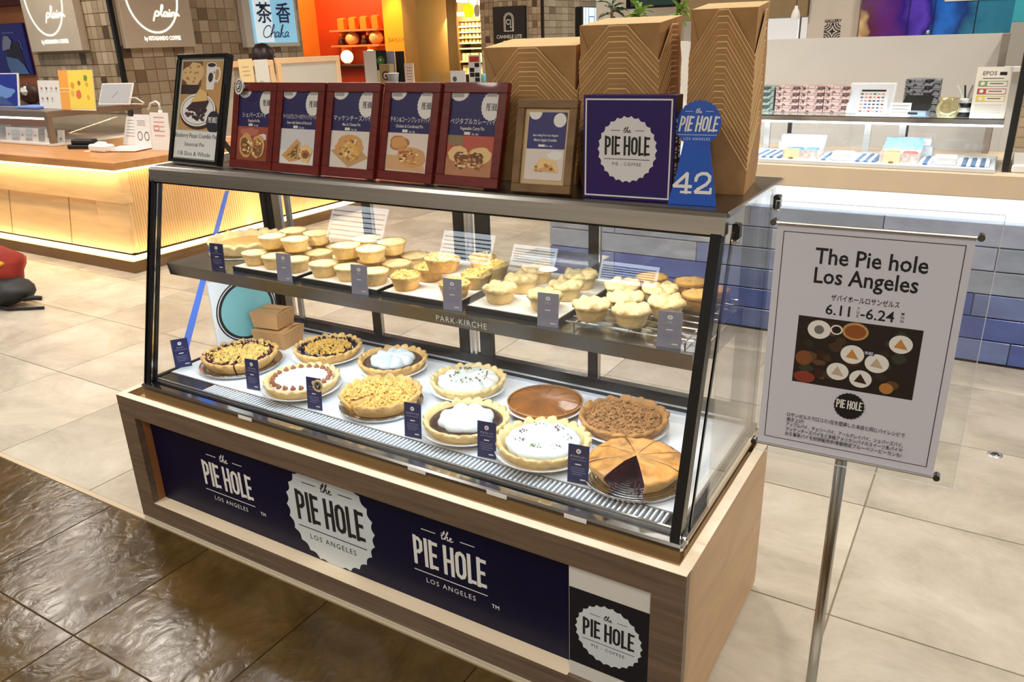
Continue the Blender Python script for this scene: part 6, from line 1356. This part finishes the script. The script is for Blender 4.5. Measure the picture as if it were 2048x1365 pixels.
# beyond the partition
BY = 6.0
structure(MB().box(-1.45, 3.6, BY+.6, BY+.7, 0, CEIL).build('wall_back', mat('back_wall', srgb(214, 206, 194), .6)))
structure(MB().box(-.3, .775, BY-.1, BY+.5, 1.60, CEIL).build('trim_5', mat('soffit_brown', srgb(146, 122, 88), .6)))
WP = mat('white_panel_lit', (.9, .9, .9), .5, emit=(1, 1, 1), estr=.5)
for k, (a, b) in enumerate(((.30, .66), (.67, .775))):
    t = thing('wall_panel', ['wide glowing white wall panel under the brown soffit', 'narrow glowing white wall panel next to the gallery sign'][k], 'panel', (a, BY+.2, 1.0)); MB().bbox(0, b-a-.008, 0, .04, 0, .595, .003).build('panel', WP, t); MB().box(0, .006, -.003, 0, 0, .595).build('joint', INK, t)
t = thing('gallery_sign', 'beige column sign with black diamond emblem', 'sign', (.98, BY-.05, 0)); MB().bbox(-.20, .195, 0, .12, 0, 2.4, .004).build('sign_column', mat('gallery_beige', srgb(214, 202, 190), .5), t)
c = Canvas(.002); c.text('GALLERY', 0, 1.545, .032, INK, maxw=.13, bold=.03)
for k in range(4):
    a = k*PI/2; R = lambda x, z: (x*math.cos(a)-z*math.sin(a), 1.475+x*math.sin(a)+z*math.cos(a))
    for r in (.022, .040, .058): c.stroke([R(.062-r*math.cos(th), .062-r*math.sin(th)) for th in [PI/2*i/6 for i in range(7)]], .008, INK)
    c.poly([R(0, 0), R(.008, .008), R(0, .026), R(-.008, .008)], INK)
c.build('emblem', t, (0, -.0015, 0))
# coloured glass panel
sg = thing('coloured_glass', 'purple to blue coloured glass panel above the grey partition', 'glass panel', (1.19, BY-.1, 0))
def grad():
    m = bpy.data.materials.new('coloured_glass'); m.use_nodes = True; nt = m.node_tree; b = nt.nodes['Principled BSDF']; N = nt.nodes.new; Lk = nt.links.new
    tc = N('ShaderNodeTexCoord'); sp = N('ShaderNodeSeparateXYZ'); n = N('ShaderNodeTexNoise'); n.inputs['Scale'].default_value = 5; n.inputs['Detail'].default_value = 2
    ad = N('ShaderNodeMath'); ad.operation = 'MULTIPLY_ADD'; ad.inputs[1].default_value = .35; r = N('ShaderNodeValToRGB')
    Lk(tc.outputs['Object'], sp.inputs[0]); Lk(tc.outputs['Object'], n.inputs['Vector']); Lk(n.outputs['Fac'], ad.inputs[0]); Lk(sp.outputs[0], ad.inputs[2]); Lk(ad.outputs[0], r.inputs['Fac'])
    e = r.color_ramp.elements; e[0].position = .13; e[0].color = (*srgb(236, 200, 140), 1); e[1].position = 1.; e[1].color = (*srgb(40, 120, 150), 1)
    for p_, c_ in ((.2, (90, 24, 50)), (.36, (96, 24, 120)), (.48, (40, 12, 130)), (.60, (90, 60, 190)), (.68, (14, 20, 120)), (.78, (30, 110, 210)), (.9, (16, 50, 120))): q = e.new(p_); q.color = (*srgb(*c_), 1)
    Lk(r.outputs[0], b.inputs['Base Color']); Lk(r.outputs[0], b.inputs['Emission Color']); b.inputs['Emission Strength'].default_value = .12; b.inputs['Roughness'].default_value = .12; MATS['coloured_glass'] = m; return m
CGM = grad()
MB().box(0, 1.04, 0, .03, 1.2, 1.78).build('glass_sheet', CGM, sg)
for x in (.345, .52, .80): MB().box(x, x+.006, -.004, 0, 1.2, 1.78).build('glass_seam', mat('seam_navy', srgb(20, 20, 70), .3), sg)
MB().bbox(.58, 1.0, -.006, -.0005, 1.66, 1.78, .001).build('white_reflector', WHITE, sg); MB().ball((.50, -.02, 1.45), .018, 10).build('fixing_knob', CHROME, sg, True)
t = thing('teal_sign', 'plain teal hanging sign at the end of the coloured glass', 'sign', (2.30, BY-.3, 1.50)); MB().bbox(-.07, .3, 0, .02, 0, .3, .003).build('panel', flat(60, 170, 190), t); MB().tube([(.1, .01, .3), (.1, .01, CEIL+.02-1.5)], .006, 6).build('rod', BLACKM, t)
t = thing('display_shelf', 'white framed display ledge under the coloured glass', 'ledge', (1.19, BY-.25, 0)); MB().bbox(0, 1.2, 0, .14, 1.16, 1.20, .004).build('ledge_board', WHITE, t); MB().box(.02, 1.18, .1, .14, 0, 1.16).build('ledge_back', WHITE, t)
for px in (1524, 1592):
    q = ony(px, 24, 5.6); t = thing('pendant_lamp', 'small white bell pendant lamp under the brown soffit', 'lamp', (q[0], 5.6, q[2]-.055), group='white bell pendants')
    MB().lathe([(.036, 0), (.034, .03), (.024, .065), (.012, .085), (.012, .10), (0, .10)], 20).build('shade', mat('pendant_white', (.85, .84, .8), .4), t, True); MB().lathe([(0, .004), (.03, .004), (0, .02)], 16).build('bulb', mat('pendant_glow', (1, .95, .85), .3, emit=(1, .93, .8), estr=4), t, True); MB().tube([(0, 0, .10), (0, 0, CEIL+.02-q[2]+.055)], .003, 6).build('cord', BLACKM, t)
# dark panel and plants
t = thing('dark_screen', 'black menu screen above the hanging plants', 'screen', (-.95, 6.2, 1.73)); MB().bbox(0, .95, 0, .06, 0, .6, .005).build('screen_body', BLACK, t); c = Canvas(.002); c.rect(.05, .5, .02, .5, flat(40, 70, 70)); c.build('screen_face', t, (0, -.002, 0)); MB().tube([(.45, .03, .6), (.45, .03, CEIL+.02-1.73)], .012, 8).build('rod', BLACKM, t)
structure(MB().box(-.40, .28, BY+.3, BY+.4, 0, 1.75).build('wall_white_panel', mat('white_wall', srgb(236, 236, 236), .6)))
LEAF = mat('leaf_green', srgb(120, 160, 50), .5, var=.3, vscale=20); LEAFD = mat('leaf_dark', srgb(44, 76, 34), .5, var=.3, vscale=20); STEM = mat('stem', srgb(92, 66, 40), .7)
def plant(label, px, py, Y, n, m, rr, up, z0=1.30):
    q = ony(px, py, Y); t = thing('potted_plant', label, 'plant', (q[0], Y, z0)); r3 = random.Random(px)
    zc = q[2]-z0
    MB().lathe([(0, 0), (.07, 0), (.09, .14), (.085, .14), (.07, .12), (0, .12)], 20).build('pot', mat('plant_pot', srgb(210, 200, 186), .6), t, True); MB().tube([(0, 0, .1), (.01, 0, zc)], .012, 8).build('stem', STEM, t, True)
    lm = MB().prism([(0, 0, 0), (.35, .13, .10), (.75, .10, .06), (1., 0, -.12), (.75, -.10, .06), (.35, -.13, .10)], (0, 0, .004)).mesh('leaf', [m])
    for k in range(n):
        o = link('leaf', lm, t, (.01, 0, zc+r3.uniform(-.06, .03)), (r3.uniform(-.4, .4), r3.uniform(-up, .5), r3.uniform(0, 6.28))); s_ = rr*r3.uniform(.6, 1.1); o.scale = (s_, s_, s_)
    return t
plant('broad leafed bright green potted plant behind the middle kraft stack', 1275, 26, 5.2, 22, LEAF, .17, .7); plant('dark green potted plant at the left of the bright one', 1222, 16, 5.3, 16, LEAFD, .15, .6); plant('yellow-green spiky potted plant with woody stem behind the kraft stacks', 1356, 24, 5.0, 20, LEAF, .13, .9)
t = thing('plant_shelf', 'long white planter shelf carrying the potted plants', 'shelf', (-1.3, 4.88, 0)); MB().bbox(0, 1.75, 0, .60, 1.26, 1.2995, .004).build('shelf_board', WHITE, t)
for (x, y) in ((.05, .05), (1.66, .05), (.05, .51), (1.66, .51)): MB().box(x, x+.04, y, y+.04, 0, 1.26).build('leg', STEEL, t)
